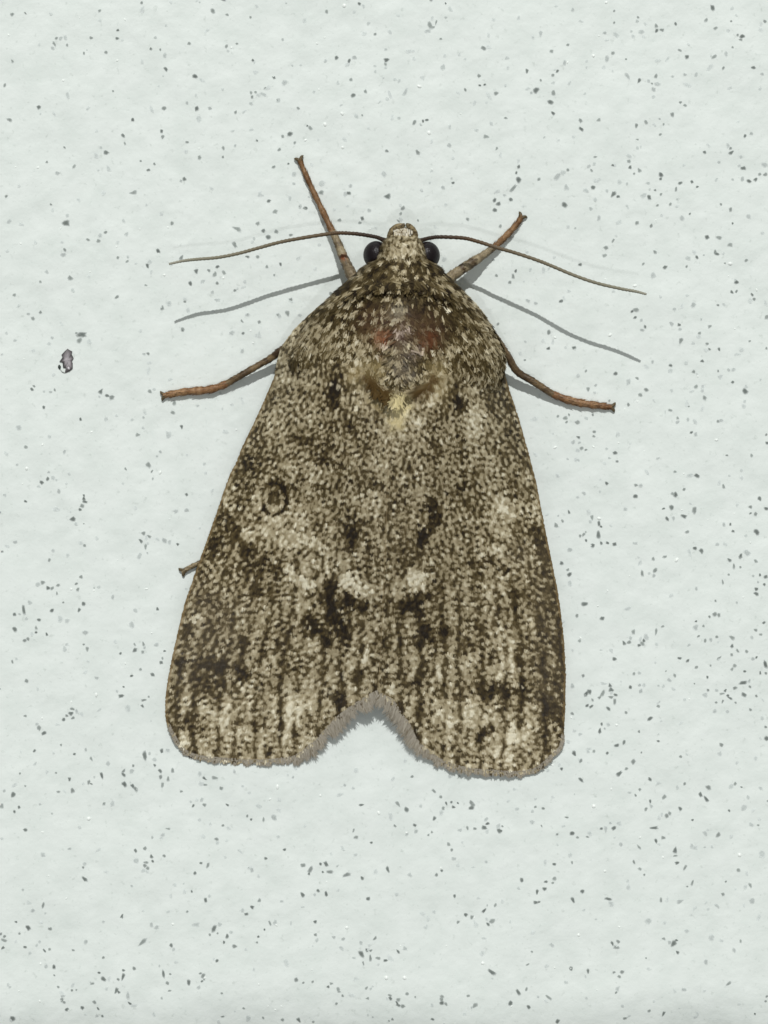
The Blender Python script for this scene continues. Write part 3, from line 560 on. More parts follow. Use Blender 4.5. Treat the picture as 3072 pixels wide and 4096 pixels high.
# thorax and head: coarser, darker upper thorax
thor = 1 / (1 + np.exp((np.hypot((XX - 1590) / 330, (YY - 1290) / 290) - 1) / 0.12))
nz = n_f * (1 - thor) + n_c * thor
amp = amp + 0.08 * thor; T = T + 0.02 * thor
soft([(1460, 1160), (1400, 1290)], 75, -0.22); soft([(1700, 1250), (1790, 1330)], 90, -0.28); soft([(1560, 1150)], 60, -0.1)
soft([(1610, 1005)], 62, 0.55); mark([(1475, 1080), (1520, 1062), (1570, 1051), (1640, 1053), (1700, 1066), (1745, 1092)], 6, -0.7); soft([(1610, 1090)], 60, -0.1)
soft([(1430, 1330), (1330, 1400)], 70, 0.12)
soft([(1437, 1490)], 55, 0.25); soft([(1745, 1480)], 60, 0.25); soft([(1800, 1390)], 45, 0.2)
mark([(1474, 1520), (1500, 1560), (1545, 1585)], 17, -0.75); mark([(1660, 1572), (1703, 1562), (1735, 1520)], 14, -0.7)
mark([(1545, 1590), (1610, 1600), (1660, 1575)], 15, -0.45)
mark([(1600, 1629)], 34, 0.75); mark([(1588, 1680)], 30, 0.6); mark([(1419, 1629)], 11, 1.0); mark([(1667, 1689)], 16, 0.6)
mark([(1440, 1570), (1480, 1600)], 14, 0.4); mark([(1750, 1560), (1720, 1610)], 18, 0.4)
mark([(1594, 1243)], 30, 0.5); mark([(1594, 1290)], 14, 0.4)
T = T + 0.15 * low + 0.10 * low_noise(CH, CW, 30, 27)
val = T + amp * nz + 0.10 * n_d
ramp_x = [-1.5, -0.95, -0.45, -0.13, 0.10, 0.45, 0.85, 1.3]
ramp_c = lin([(27, 19, 8), (44, 34, 15), (68, 57, 32), (91, 78, 50), (144, 132, 103), (163, 151, 123), (188, 178, 151), (216, 209, 186)])
COL = np.stack([np.interp(val, ramp_x, ramp_c[:, k]) for k in range(3)], axis=-1)
# tinted patches: smooth tan behind the thorax, grey centre line, rust spots
def tint(pts, wd, rgb, al, sft=0.5, ragged=True):
    global COL
    d = dist_poly(pts, ragged)
    a = (al / (1 + np.exp(np.clip((d - wd) / (wd * sft * 0.4 + 0.8), -30, 30))))[..., None]
    COL = COL * (1 - a) + lin(rgb) * a
for pts_, w_t in (([(790, 2420), (740, 2680)], 90), ([(900, 2480), (880, 2640)], 80), ([(2180, 2200), (2225, 2800)], 60), ([(2070, 2215)], 40)):
    tint(pts_, w_t, (104, 95, 80), 0.17, 0.9)
tint([(1437, 1496), (1500, 1480)], 40, (140, 124, 84), 0.55); tint([(1738, 1480), (1750, 1560)], 42, (140, 124, 84), 0.5)
tint([(1470, 1515), (1500, 1560), (1545, 1588)], 20, (76, 57, 25), 0.92); tint([(1655, 1584), (1703, 1564), (1736, 1515)], 17, (78, 58, 26), 0.92)
tint([(1600, 1630)], 36, (206, 192, 142), 0.95); tint([(1588, 1685)], 32, (198, 183, 136), 0.9); tint([(1530, 1640), (1480, 1600)], 14, (160, 144, 100), 0.5)
tint([(1594, 1243)], 28, (138, 132, 112), 0.7); tint([(1640, 1300), (1740, 1320)], 60, (72, 58, 40), 0.3)
tint([(1620, 1388), (1618, 1484)], 34, (134, 124, 112), 0.2); tint([(1560, 1450), (1640, 1490)], 26, (140, 130, 112), 0.2)
tint([(1500, 1300), (1700, 1330)], 75, (78, 54, 36), 0.42); tint([(1528, 1351)], 28, (120, 68, 38), 0.92); tint([(1515, 1340)], 16, (110, 86, 64), 0.6); tint([(1715, 1357)], 32, (84, 48, 26), 0.88); tint([(1690, 1375)], 14, (92, 60, 38), 0.7)
tint([(1600, 1352)], 14, (52, 28, 16), 0.85); tint([(1520, 1425)], 12, (96, 64, 38), 0.7)
for x, y, r_ in [(1546, 1384, 9), (1673, 1409, 11), (1588, 1327, 8), (1618, 1312, 8), (1636, 1330, 6), (1640, 1410, 6)]:
    tint([(x, y)], r_, (206, 188, 172), 0.8)  # pinkish glints painted onto the thorax as pale dots
dots = rng.uniform(0, 1, (190, 3))
for a_, b_, c_ in dots:
    x, y = 740 + a_ * 1480, 1250 + b_ * 1760
    i, j = int((x - CX0) / CST), int((y - CY0) / CST)
    yy, xx = np.ogrid[max(0, j - 8):j + 9, max(0, i - 8):i + 9]
    d = np.hypot(xx - i, yy - j) * CST
    a = (np.clip(1.6 - d / (3.5 + 4 * c_), 0, 1) * 0.8)[..., None]
    sl = COL[max(0, j - 8):j + 9, max(0, i - 8):i + 9]
    sl[:] = sl * (1 - a) + lin((196, 185, 156)) * a
GAIN = 1.13            # scales tilt away from the lamp; their own reflectance is a little higher than pictured
def colour_at(v):
    px, py = unP(v)
    return np.clip(bil(COL, (px - CX0) / CST, (py - CY0) / CST) * GAIN, 0.002, 0.85)

# ---------------------------------------------------------------- moth
M_ORG = P(1570, 1900, 0)
moth = bpy.data.objects.new('moth', None)
moth.empty_display_size = 2.0
moth.location = M_ORG
col_root.objects.link(moth)
moth['label'] = 'mottled grey-brown moth resting head up on the white wall'
moth['category'] = 'moth'

m_wing = attr_mat('wing_membrane', 0.65, 0.25, 0.4, 16, 0.06)
m_scale = attr_mat('wing_scales', 0.5, 0.3)
m_body = attr_mat('body_cuticle', 0.7, 0.2, 0.4, 12, 0.1)
m_coat = attr_mat('thorax_scales', 0.6, 0.15)
m_leg = attr_mat('leg_scales', 0.5, 0.35, 0.4, 18, 0.15)
m_ant = attr_mat('antenna_segments', 0.5, 0.3, 0.3, 30, 0.1)
m_fringe = attr_mat('fringe_hairs', 0.6, 0.2)

LO = np.array([(1213, 1287), (1267, 1227), (1321, 1172), (1388, 1124), (1450, 1106), (1509, 1096), (1578, 1067), (1643, 1038), (1707, 1008), (1777, 973), (1842, 948), (1891, 923), (1956, 898), (2031, 873), (2100, 849),
               (2170, 824), (2240, 799), (2304, 776), (2413, 739), (2509, 715), (2606, 693), (2696, 675), (2780, 662), (2853, 660), (2895, 666), (2943, 690), (2991, 721), (3019, 757), (3034, 811), (3042, 900), (3049, 1010)], float)
LI = np.array([(1213, 1600), (1700, 1585), (2200, 1570), (2600, 1553), (2762, 1536), (2780, 1494), (2811, 1446), (2859, 1372), (2907, 1323), (2961, 1275), (2997, 1233), (3028, 1180), (3040, 1130), (3046, 1080), (3049, 1040)], float)
RO = np.array([(1189, 1853), (1237, 1890), (1291, 1928), (1351, 1968), (1418, 2002), (1496, 2018), (1550, 2035), (1683, 2078), (1809, 2114), (1924, 2144), (2080, 2174), (2201, 2198), (2346, 2228), (2401, 2237), (2551, 2256), (2672, 2263), (2823, 2262),
               (2943, 2256), (2991, 2244), (3034, 2202), (3062, 2172), (3076, 2153), (3090, 2105), (3096, 2050)], float)
RI = np.array([(1189, 1570), (1700, 1558), (2200, 1540), (2600, 1522), (2765, 1512), (2780, 1522), (2811, 1566), (2859, 1598), (2907, 1634), (2961, 1660), (3003, 1701), (3046, 1762), (3070, 1822), (3085, 1900), (3091, 1960), (3096, 2010)], float)

def h_mid(y):
    return np.interp(y, [1180, 1250, 1350, 1500, 1650, 1850, 2200, 2500, 2780, 2900, 3050], [2.9, 3.4, 3.9, 4.25, 4.15, 3.65, 2.55, 1.5, 0.66, 0.5, 0.24])
def h_edge(y):
    return np.interp(y, [1190, 1320, 1500, 2000, 2600, 2900, 3100], [1.9, 1.5, 1.1, 0.62, 0.34, 0.2, 0.10])
def xm_l(y):
    return np.interp(y, [1250, 1700, 2780, 3100], [1585, 1572, 1522, 1510])
sm = np.ones(9) / 9.0
def wing_h(px, py, side):
    O = LO if side < 0 else RO
    ow = np.interp(np.minimum(py, 2850), O[:, 0], O[:, 1])
    half = np.abs(ow - xm_l(py))
    s = np.clip(np.abs(px - xm_l(py)) / half, 0, 1.02)
    hm, he = h_mid(py), h_edge(py)
    h = he + (hm - he) * np.maximum(0, 1 - s ** np.interp(py, [1500, 2000], [2.6, 1.9]))
    h = h * np.interp(py, [2820, 3050], [1.0, 0.6])
    # gentle pleats along the veins, stronger toward the outer margin
    vx = np.interp(py, [1500, 3050], [0.35, 1.0])
    h = h + 0.035 * vx * np.sin(s * 9 * math.pi + side) * np.clip((py - 1800) / 900, 0, 1) * (s < 0.97)
    return h

def wing(side):
    O, I = (LO, LI) if side < 0 else (RO, RI)
    y0, y1 = O[0, 0], max(O[-1, 0], I[-1, 0]) - 0.5
    rows = np.concatenate([np.arange(y0, 2930, 5.0), np.arange(2930, y1 - 6, 3.0), np.linspace(y1 - 6, y1, 6)])
    nc = 210
    u = np.linspace(0, 1, nc)
    xi = np.interp(rows, I[:, 0], I[:, 1]); xo = np.interp(rows, O[:, 0], O[:, 1])
    # slightly ragged outline
    xo = xo + rng.normal(0, 0.9, len(rows))
    xi = xi + np.where(rows > 2770, rng.normal(0, 2.2, len(rows)), 0)
    X = xi[:, None] * (1 - u) + xo[:, None] * u
    Y = rows[:, None] + 0 * X
    H = wing_h(X, Y, side) + (0.06 if side > 0 else 0.0)
    H = H + 0.004 * bil(n_f, (X - CX0) / CST, (Y - CY0) / CST)
    v_ = P(X, Y, H).reshape(-1, 3)
    c_ = colour_at(v_)
    # costal rim and outer margin: plain brown band
    edge = np.clip(1 - (np.abs(X - xo[:, None])) / 16.0, 0, 1) ** 0.7
    edge = (edge * (Y > 1500) * (Y < 2930)).reshape(-1, 1) * 0.75
    c_ = c_ * (1 - edge) + lin((118, 98, 64)) * GAIN * edge
    yb = np.where(u[None, :] > 0, y1 - Y, 0)
    tm = (np.clip(1 - yb / 26.0, 0, 1)).reshape(-1, 1) * 0.6
    c_ = c_ * (1 - tm) + lin((158, 138, 104)) * GAIN * tm
    nr = len(rows)
    ix = np.arange(nr * nc).reshape(nr, nc)
    f_ = np.stack([ix[:-1, :-1], ix[:-1, 1:], ix[1:, 1:], ix[1:, :-1]], axis=-1).reshape(-1, 4)
    if side < 0:
        pass
    else:
        f_ = f_[:, ::-1]
    o = make('forewing', v_, f_, m_wing, moth, c_, True, M_ORG)
    so = o.modifiers.new('thickness', 'SOLIDIFY'); so.thickness = 0.05; so.offset = -1
    # --- scales lying on the membrane
    n_s = 21000
    ry = rng.uniform(y0 + 6, y1 - 3, n_s)
    a = np.interp(ry, I[:, 0], I[:, 1]); b_ = np.interp(ry, O[:, 0], O[:, 1])
    keep = rng.uniform(0, 760, n_s) < np.abs(b_ - a)
    ry, a, b_ = ry[keep], a[keep], b_[keep]
    ru = rng.uniform(0.004, 0.988, len(ry))
    rx = a * (1 - ru) + b_ * ru
    ang = np.interp(ru, [0, 1], [0.0, 0.30]) * side + rng.normal(0, 0.13, len(ry))
    # direction of the scale in the picture: down and outward
    dx, dy = np.sin(ang) * 1.0, np.cos(ang)
    L = rng.uniform(9, 18, len(ry)); Wd = rng.uniform(1.8, 3.2, len(ry))
    add_scales('wing_scales', rx, ry, dx, dy, L, Wd,
               lambda X_, Y_: wing_h(X_, Y_, side) + (0.06 if side > 0 else 0.0) + 0.004 * bil(n_f, (X_ - CX0) / CST, (Y_ - CY0) / CST),
               m_scale, o, 0.006, 0.022, None, 0.06)
    # --- fringe along the outer margin
    if side < 0:
        path = np.array([(672, 2905), (690, 2943), (721, 2991), (757, 3019), (811, 3034), (900, 3042), (1010, 3049), (1082, 3046), (1142, 3040), (1191, 3028), (1233, 2997), (1275, 2961), (1323, 2907), (1372, 2859), (1444, 2811), (1492, 2781), (1530, 2764)], float)
        ln = [6, 8, 11, 12, 13, 15, 16, 18, 22, 28, 36, 42, 46, 46, 46, 44, 42]
    else:
        path = np.array([(2256, 2943), (2244, 2991), (2202, 3034), (2153, 3076), (2093, 3094), (2033, 3095), (1973, 3091), (1900, 3085), (1822, 3070), (1762, 3046), (1701, 3003), (1659, 2961), (1635, 2907), (1599, 2859), (1569, 2812), (1520, 2782)], float)
        ln = [5, 7, 10, 12, 13, 14, 15, 17, 20, 26, 32, 38, 42, 44, 44, 42]
    npth = 900
    dense = catmull(path, npth)
    lnn = np.interp(np.linspace(0, 1, npth), np.linspace(0, 1, len(ln)), ln)
    tn = np.gradient(dense, axis=0); tn /= np.linalg.norm(tn, axis=1)[:, None]
    nrm = np.stack([-tn[:, 1], tn[:, 0]], axis=1)
    flip = np.where(nrm[:, 1] < 0, -1, 1)[:, None]
    nrm = nrm * flip
    nrm = nrm + np.array([0, 0.55]); nrm /= np.linalg.norm(nrm, axis=1)[:, None]
    k = rng.integers(0, npth, 4200)
    off = rng.uniform(-12, -1, len(k))
    bx, by = dense[k, 0] + nrm[k, 0] * off, dense[k, 1] + nrm[k, 1] * off
    low1d = np.convolve(rng.standard_normal(npth), np.ones(9) / 3.0, 'same')
    # locks of hairs: shared wobble so the edge is scalloped and spiky
    lock = 0.85 + 0.3 * np.sin(np.arange(npth) * 0.19 + 3 * np.sin(np.arange(npth) * 0.043)) + 0.2 * low1d
    L = lnn[k] * np.clip(lock[k], 0.35, 1.45) * rng.uniform(0.55, 1.1, len(k)) - off
    ja = rng.normal(0, 0.2, len(k))
    dx = nrm[k, 0] * np.cos(ja) - nrm[k, 1] * np.sin(ja); dy = nrm[k, 0] * np.sin(ja) + nrm[k, 1] * np.cos(ja)
    hb = lambda X_, Y_: wing_h(np.clip(X_, 655, 2268), np.minimum(Y_, 3096), side) + (0.06 if side > 0 else 0.0)
    base_h = hb(bx, by)
    fc = lin([(146, 139, 126), (134, 127, 113), (158, 151, 137), (114, 105, 88)])[rng.choice(4, len(k), p=[.4, .3, .2, .1])] * 1.1
    v_, f_, c_ = [], [], []
    fr_v = np.zeros((len(k), 5, 3))
    wd = rng.uniform(1.8, 3.2, len(k))
    for q, (tt, wf) in enumerate(((0, 1.0), (0, -1.0), (0.6, 0.8), (0.6, -0.8), (1.0, 0))):
        X_ = bx + dx * L * tt - dy * wd * wf; Y_ = by + dy * L * tt + dx * wd * wf
        hh = base_h + 0.012 - 0.06 * tt * (L / 40.0) + rng.normal(0, 0.006, len(k)) * tt
        fr_v[:, q] = P(X_, Y_, np.maximum(hh, 0.05))
    ids = np.arange(len(k))[:, None] * 5
    faces = np.concatenate([ids + np.array([[1, 0, 2, 3]])]).tolist() + (ids + np.array([[3, 2, 4]])).tolist()
    fo = make('fringe', fr_v.reshape(-1, 3), faces, m_fringe, o, np.repeat(fc, 5, axis=0), False, M_ORG)
    fo['kind'] = 'stuff'
    return o

def add_scales(name, rx, ry, dx, dy, L, Wd, hf, mat, parent, lift0, lift1, cols=None, vary=0.10):
    n_ = len(rx)
    vs_ = np.zeros((n_, 6, 3))
    for q, (tt, wf, lf) in enumerate(((0, 0.55, 0.0), (0, -0.55, 0.0), (0.62, 1.0, 0.6), (0.62, -1.0, 0.6), (1.0, 0.62, 1.0), (1.0, -0.62, 1.0))):
        X_ = rx + dx * L * tt - dy * Wd * wf; Y_ = ry + dy * L * tt + dx * Wd * wf
        vs_[:, q] = P(X_, Y_, hf(X_, Y_) + lift0 + (lift1 - lift0) * lf * rng.uniform(0.4, 1.2, n_))
    ids = np.arange(n_)[:, None] * 6
    faces = (ids + np.array([[1, 0, 2, 3]])).tolist() + (ids + np.array([[3, 2, 4, 5]])).tolist()
    if cols is None:
        mid = vs_.mean(axis=1)
        cols = colour_at(mid) * rng.uniform(1 - vary, 1 + vary, (n_, 1))
    o = make(name, vs_.reshape(-1, 3), faces, mat, parent, np.repeat(cols, 6, axis=0), False, M_ORG)
    o['kind'] = 'stuff'
    return o

for sd in (-1, 1):
    wo = wing(sd)
    wo['label'] = ('forewing with a dark ring mark and a pale kidney mark' if sd < 0 else 'forewing overlapping its neighbour along the back')

# body: head, thorax and abdomen as one lofted surface
BR = np.array([  # py, xc, half width px, centre height, half height, profile exponent
    (934, 1611, 20, 2.15, 0.2, 0.9), (944, 1611, 50, 2.15, 0.45, 0.88), (962, 1610, 74, 2.2, 0.68, 0.86), (992, 1609, 88, 2.25, 0.88, 0.86), (1020, 1608, 94, 2.3, 0.96, 0.86),
    (1042, 1607, 106, 2.3, 0.98, 0.9), (1060, 1606, 142, 2.3, 1.06, 0.95), (1078, 1604, 162, 2.3, 1.16, 0.98), (1096, 1603, 176, 2.3, 1.24, 1.0), (1132, 1600, 216, 2.25, 1.48, 1.06), (1180, 1597, 265, 2.15, 1.8, 1.15), (1250, 1593, 330, 2.05, 2.12, 1.25),
    (1330, 1590, 385, 1.95, 2.42, 1.35), (1420, 1588, 425, 1.9, 2.56, 1.4), (1520, 1584, 420, 1.85, 2.56, 1.42), (1600, 1580, 380, 1.8, 2.44, 1.45), (1670, 1577, 320, 1.75, 2.25, 1.45),
    (1800, 1572, 260, 1.6, 1.8, 1.3), (2000, 1565, 220, 1.4, 1.3, 1.1), (2300, 1553, 160, 1.05, 0.8, 1.0), (2550, 1543, 95, 0.7, 0.4, 1.0), (2680, 1536, 40, 0.5, 0.15, 1.0)], float)
BRs = catmull(BR, 150)
nseg = 96
th = np.linspace(0, 2 * math.pi, nseg, endpoint=False)
def body_pt(ring, th_):
    ct, st = np.cos(th_), np.sin(th_)
    e = ring[..., 5]
    ex = np.sign(ct) * np.abs(ct) ** e; ey = np.sign(st) * np.abs(st) ** e
    return P(ring[..., 1] + ring[..., 2] * ex, ring[..., 0], ring[..., 3] + ring[..., 4] * ey)
V = body_pt(BRs[:, None, :], th[None, :] + 0 * BRs[:, :1]).reshape(-1, 3)
def crest(px, py):
    c = 0.14 * np.exp(-((py - (1135 + (px - 1600) ** 2 / 900.0)) / 20) ** 2) * np.exp(-((px - 1600) / 260) ** 4)
    c = c + 0.22 * np.exp(-((py - (1590 - (px - 1603) ** 2 / 260.0)) / 26) ** 2) * np.exp(-((px - 1603) / 150) ** 4)
    c = c + 0.12 * np.exp(-((px - 1600) / 40) ** 2 - ((py - 1400) / 130) ** 2)
    return c
_px, _py = unP(V)
V[:, 1] -= crest(_px, _py) * (-V[:, 1] > 2.0)
V = V + rng.normal(0, 0.006, V.shape)
F = []
for i in range(len(BRs) - 1):
    for k in range(nseg):
        k2 = (k + 1) % nseg
        F.append([i * nseg + k, (i + 1) * nseg + k, (i + 1) * nseg + k2, i * nseg + k2])
F.append(list(range(nseg))); F.append([(len(BRs) - 1) * nseg + k for k in range(nseg)][::-1])
body = make('body', V, F, m_body, moth, colour_at(V), True, M_ORG)

# coat of broad hair-scales on head and thorax
def coat(n_):
    t = rng.uniform(0, 1, n_) ** 0.9
    py = 946 + t * (1690 - 946)
    rr = np.stack([np.interp(py, BRs[:, 0], BRs[:, k]) for k in range(6)], axis=1)
    thc = rng.uniform(-0.12, math.pi + 0.12, n_)
    keep = rng.uniform(0, 425, n_) < rr[:, 2] + 40
    pw = body_pt(rr, thc)
    qx, qy = unP(pw)
    wh = np.where(qx < xm_l(qy), wing_h(qx, qy, -1), wing_h(qx, qy, 1) + 0.06)
    lo_ = np.where(qx < xm_l(qy), np.interp(qy, LO[:, 0], LO[:, 1]) - 2, -1e9)
    hi_ = np.where(qx >= xm_l(qy), np.interp(qy, RO[:, 0], RO[:, 1]) + 2, 1e9)
    inw = (qy > 1215) & (qx > lo_) & (qx < hi_)
    keep &= ~(inw & (-pw[:, 1] < wh - 0.03))
    py, rr, thc = py[keep], rr[keep], thc[keep]
    eps = 1e-3
    p0 = body_pt(rr, thc)
    cx_, cy_ = unP(p0); cr_ = crest(cx_, cy_) * (-p0[:, 1] > 2.0)
    p0 = p0 - np.stack([0 * cr_, cr_, 0 * cr_], axis=1)
    p0b = body_pt(rr, thc)
    pth = body_pt(rr, thc + 0.02) - p0b
    rr2 = np.stack([np.interp(py + 6, BRs[:, 0], BRs[:, k]) for k in range(6)], axis=1)
    pf = body_pt(rr2, thc) - p0b
    pth /= np.linalg.norm(pth, axis=1)[:, None]; pf /= np.linalg.norm(pf, axis=1)[:, None]
    nr = np.cross(pth, pf); nr /= np.linalg.norm(nr, axis=1)[:, None]
    out = p0 - np.stack([(rr[:, 1] - 1536) / S, -rr[:, 3], (2048 - rr[:, 0]) / S], axis=1)
    nr *= np.where((nr * out).sum(1) < 0, -1, 1)[:, None]
    ja = rng.normal(0, 0.45, len(py))[:, None]
    dr = pf * np.cos(ja) + pth * np.sin(ja); sd_ = np.cross(dr, nr)
    headf = np.clip((py - 960) / 150, 0, 1)
    L = rng.uniform(0.16, 0.38, len(py)) * (0.55 + 0.45 * headf); Wd = rng.uniform(0.018, 0.042, len(py)) * (0.7 + 0.3 * headf)
    lift = rng.uniform(0.06, 0.26, len(py)) + 1.3 * cr_
    L = L * (1 + 0.9 * cr_)
    vs_ = np.zeros((len(py), 6, 3))
    for q, (tt, wf) in enumerate(((0, 0.5), (0, -0.5), (0.6, 1.0), (0.6, -1.0), (1.0, 0.55), (1.0, -0.55))):
        vs_[:, q] = p0 + dr * (L * tt)[:, None] + sd_ * (Wd * wf)[:, None] + nr * (0.012 + L * lift * tt * (1 - 0.35 * tt))[:, None]
    cols = colour_at(vs_.mean(axis=1)) * rng.uniform(0.93, 1.07, (len(py), 1))
    ids = np.arange(len(py))[:, None] * 6
    faces = (ids + np.array([[1, 0, 2, 3]])).tolist() + (ids + np.array([[3, 2, 4, 5]])).tolist()
    o = make('scale_coat', vs_.reshape(-1, 3), faces, m_coat, body, np.repeat(cols, 6, axis=0), False, M_ORG)
    o['kind'] = 'stuff'
coat(30000)

# eyes
m_eye, nt, b = new_mat('dark_compound_eye', 0.38, 0.25)
tcn = nt.nodes.new('ShaderNodeTexCoord'); vo = nt.nodes.new('ShaderNodeTexVoronoi'); vo.inputs['Scale'].default_value = 22
nt.links.new(tcn.outputs['Object'], vo.inputs['Vector'])
rp = nt.nodes.new('ShaderNodeValToRGB')
rp.color_ramp.elements[0].color = (0.012, 0.007, 0.008, 1); rp.color_ramp.elements[1].color = (0.005, 0.003, 0.004, 1)
nt.links.new(vo.outputs['Distance'], rp.inputs['Fac']); nt.links.new(rp.outputs[0], b.inputs['Base Color'])
bp = nt.nodes.new('ShaderNodeBump'); bp.inputs['Strength'].default_value = 0.4; bp.inputs['Distance'].default_value = 0.02
nt.links.new(vo.outputs['Distance'], bp.inputs['Height']); nt.links.new(bp.outputs[0], b.inputs['Normal'])
for ex, ey, hz in ((1505, 1020, 1.98), (1708, 1022, 1.98)):
    c0 = P(ex, ey, hz)
    vv, ff = [], []
    nu, nv = 32, 20
    for j in range(nv + 1):
        ph = math.pi * j / nv
        for i in range(nu):
            t_ = 2 * math.pi * i / nu
            vv.append((c0[0] + 0.465 * math.sin(ph) * math.cos(t_), c0[1] + 0.52 * math.cos(ph), c0[2] + 0.50 * math.sin(ph) * math.sin(t_)))
    for j in range(nv):
        for i in range(nu):
            i2 = (i + 1) % nu
            ff.append([j * nu + i, j * nu + i2, (j + 1) * nu + i2, (j + 1) * nu + i])
    make('eye', vv, ff, m_eye, moth, None, True, M_ORG)['label'] = 'glossy near-black compound eye'

# labial palps meeting in front of the head
for pts, hs in (([(1566, 962), (1564, 936), (1584, 911), (1619, 899)], [2.0, 2.05, 2.15, 2.25]), ([(1655, 962), (1658, 938), (1646, 914), (1626, 897)], [2.0, 2.05, 2.15, 2.28])):
    pth = catmull(np.column_stack([pts, hs]), 18)
    rad = np.interp(np.linspace(0, 1, 18), [0, 0.5, 0.85, 1], [0.14, 0.13, 0.10, 0.06])
    path3 = P(pth[:, 0], pth[:, 1], pth[:, 2])
    v_, f_ = tube(path3, rad, 12, 0.06)
    nz_ = np.repeat(rng.uniform(0.6, 1.4, 18), 12)[:, None]
    cc_ = np.where(rng.uniform(0, 1, (len(v_), 1)) < 0.3, lin((60, 46, 24)), lin((128, 114, 84))) * nz_
    make('palp', v_, f_, m_leg, moth, cc_, True, M_ORG)
# pale tuft between the palps
nt_ = 420
tx = rng.normal(1608, 13, nt_); ty = rng.uniform(922, 960, nt_)
tl = rng.uniform(10, 20, nt_)
ta_ = rng.normal(0, 0.35, nt_)
tv = np.zeros((nt_, 6, 3))
for q, (tt, wf) in enumerate(((0, 0.6), (0, -0.6), (0.6, 1.0), (0.6, -1.0), (1.0, 0.4), (1.0, -0.4))):
    X_ = tx + np.sin(ta_) * tl * tt + np.cos(ta_) * 2.6 * wf; Y_ = ty - np.cos(ta_) * tl * tt + np.sin(ta_) * 2.6 * wf
    tv[:, q] = P(X_, Y_, 2.25 + 0.012 * (ty - 922) - 0.15 * tt + rng.normal(0, 0.03, nt_))
ids = np.arange(nt_)[:, None] * 6
tf = (ids + np.array([[1, 0, 2, 3]])).tolist() + (ids + np.array([[3, 2, 4, 5]])).tolist()
tcol = lin([(212, 206, 190), (190, 180, 156), (150, 137, 108), (96, 80, 52)])[rng.choice(4, nt_, p=[.5, .25, .15, .1])]
tuft = make('frons_tuft', tv.reshape(-1, 3), tf, m_coat, moth, np.repeat(tcol, 6, axis=0), False, M_ORG)
tuft['kind'] = 'stuff'
# antennae
AL = [(1548, 966, 2.35), (1525, 956, 2.15), (1498, 947, 1.95), (1430, 936, 1.8), (1360, 932, 1.74), (1311, 936, 1.81), (1197, 954, 1.94), (1115, 970, 2.0), (1034, 992, 2.02), (953, 1014, 2.06), (871, 1030, 2.14), (790, 1037, 2.19), (736, 1043, 2.27), (676, 1056, 2.36)]
AR = [(1668, 968, 2.35), (1690, 960, 2.15), (1720, 952, 1.98), (1760, 948, 1.88), (1851, 952, 1.84), (1911, 966, 1.9), (1989, 991, 2.02), (2062, 1012, 2.13), (2152, 1042, 2.23), (2212, 1066, 2.32), (2303, 1104, 2.42), (2393, 1134, 2.47), (2484, 1155, 2.54), (2544, 1166, 2.67), (2586, 1177, 2.74)]
for A in (AL, AR):
    n_ = 260
    q = catmull(A, n_)
    t = np.linspace(0, 1, n_)
    rad = np.interp(t, [0, 0.03, 0.1, 0.5, 0.9, 1], [0.105, 0.09, 0.072, 0.065, 0.055, 0.04]) * (1 + 0.10 * np.sin(t * 2 * math.pi * 65))
    v_, f_ = tube(P(q[:, 0], q[:, 1], q[:, 2]), rad, 8, 0.03)
    stops = lin([(46, 32, 22), (50, 36, 24), (84, 64, 42), (108, 98, 78), (132, 128, 110), (152, 150, 136)])
    cc_ = np.stack([np.interp(t, [0, 0.2, 0.33, 0.55, 0.85, 1], stops[:, k]) for k in range(3)], axis=1)
    make('antenna', v_, f_, m_ant, moth, np.repeat(cc_, 8, axis=0), True, M_ORG)

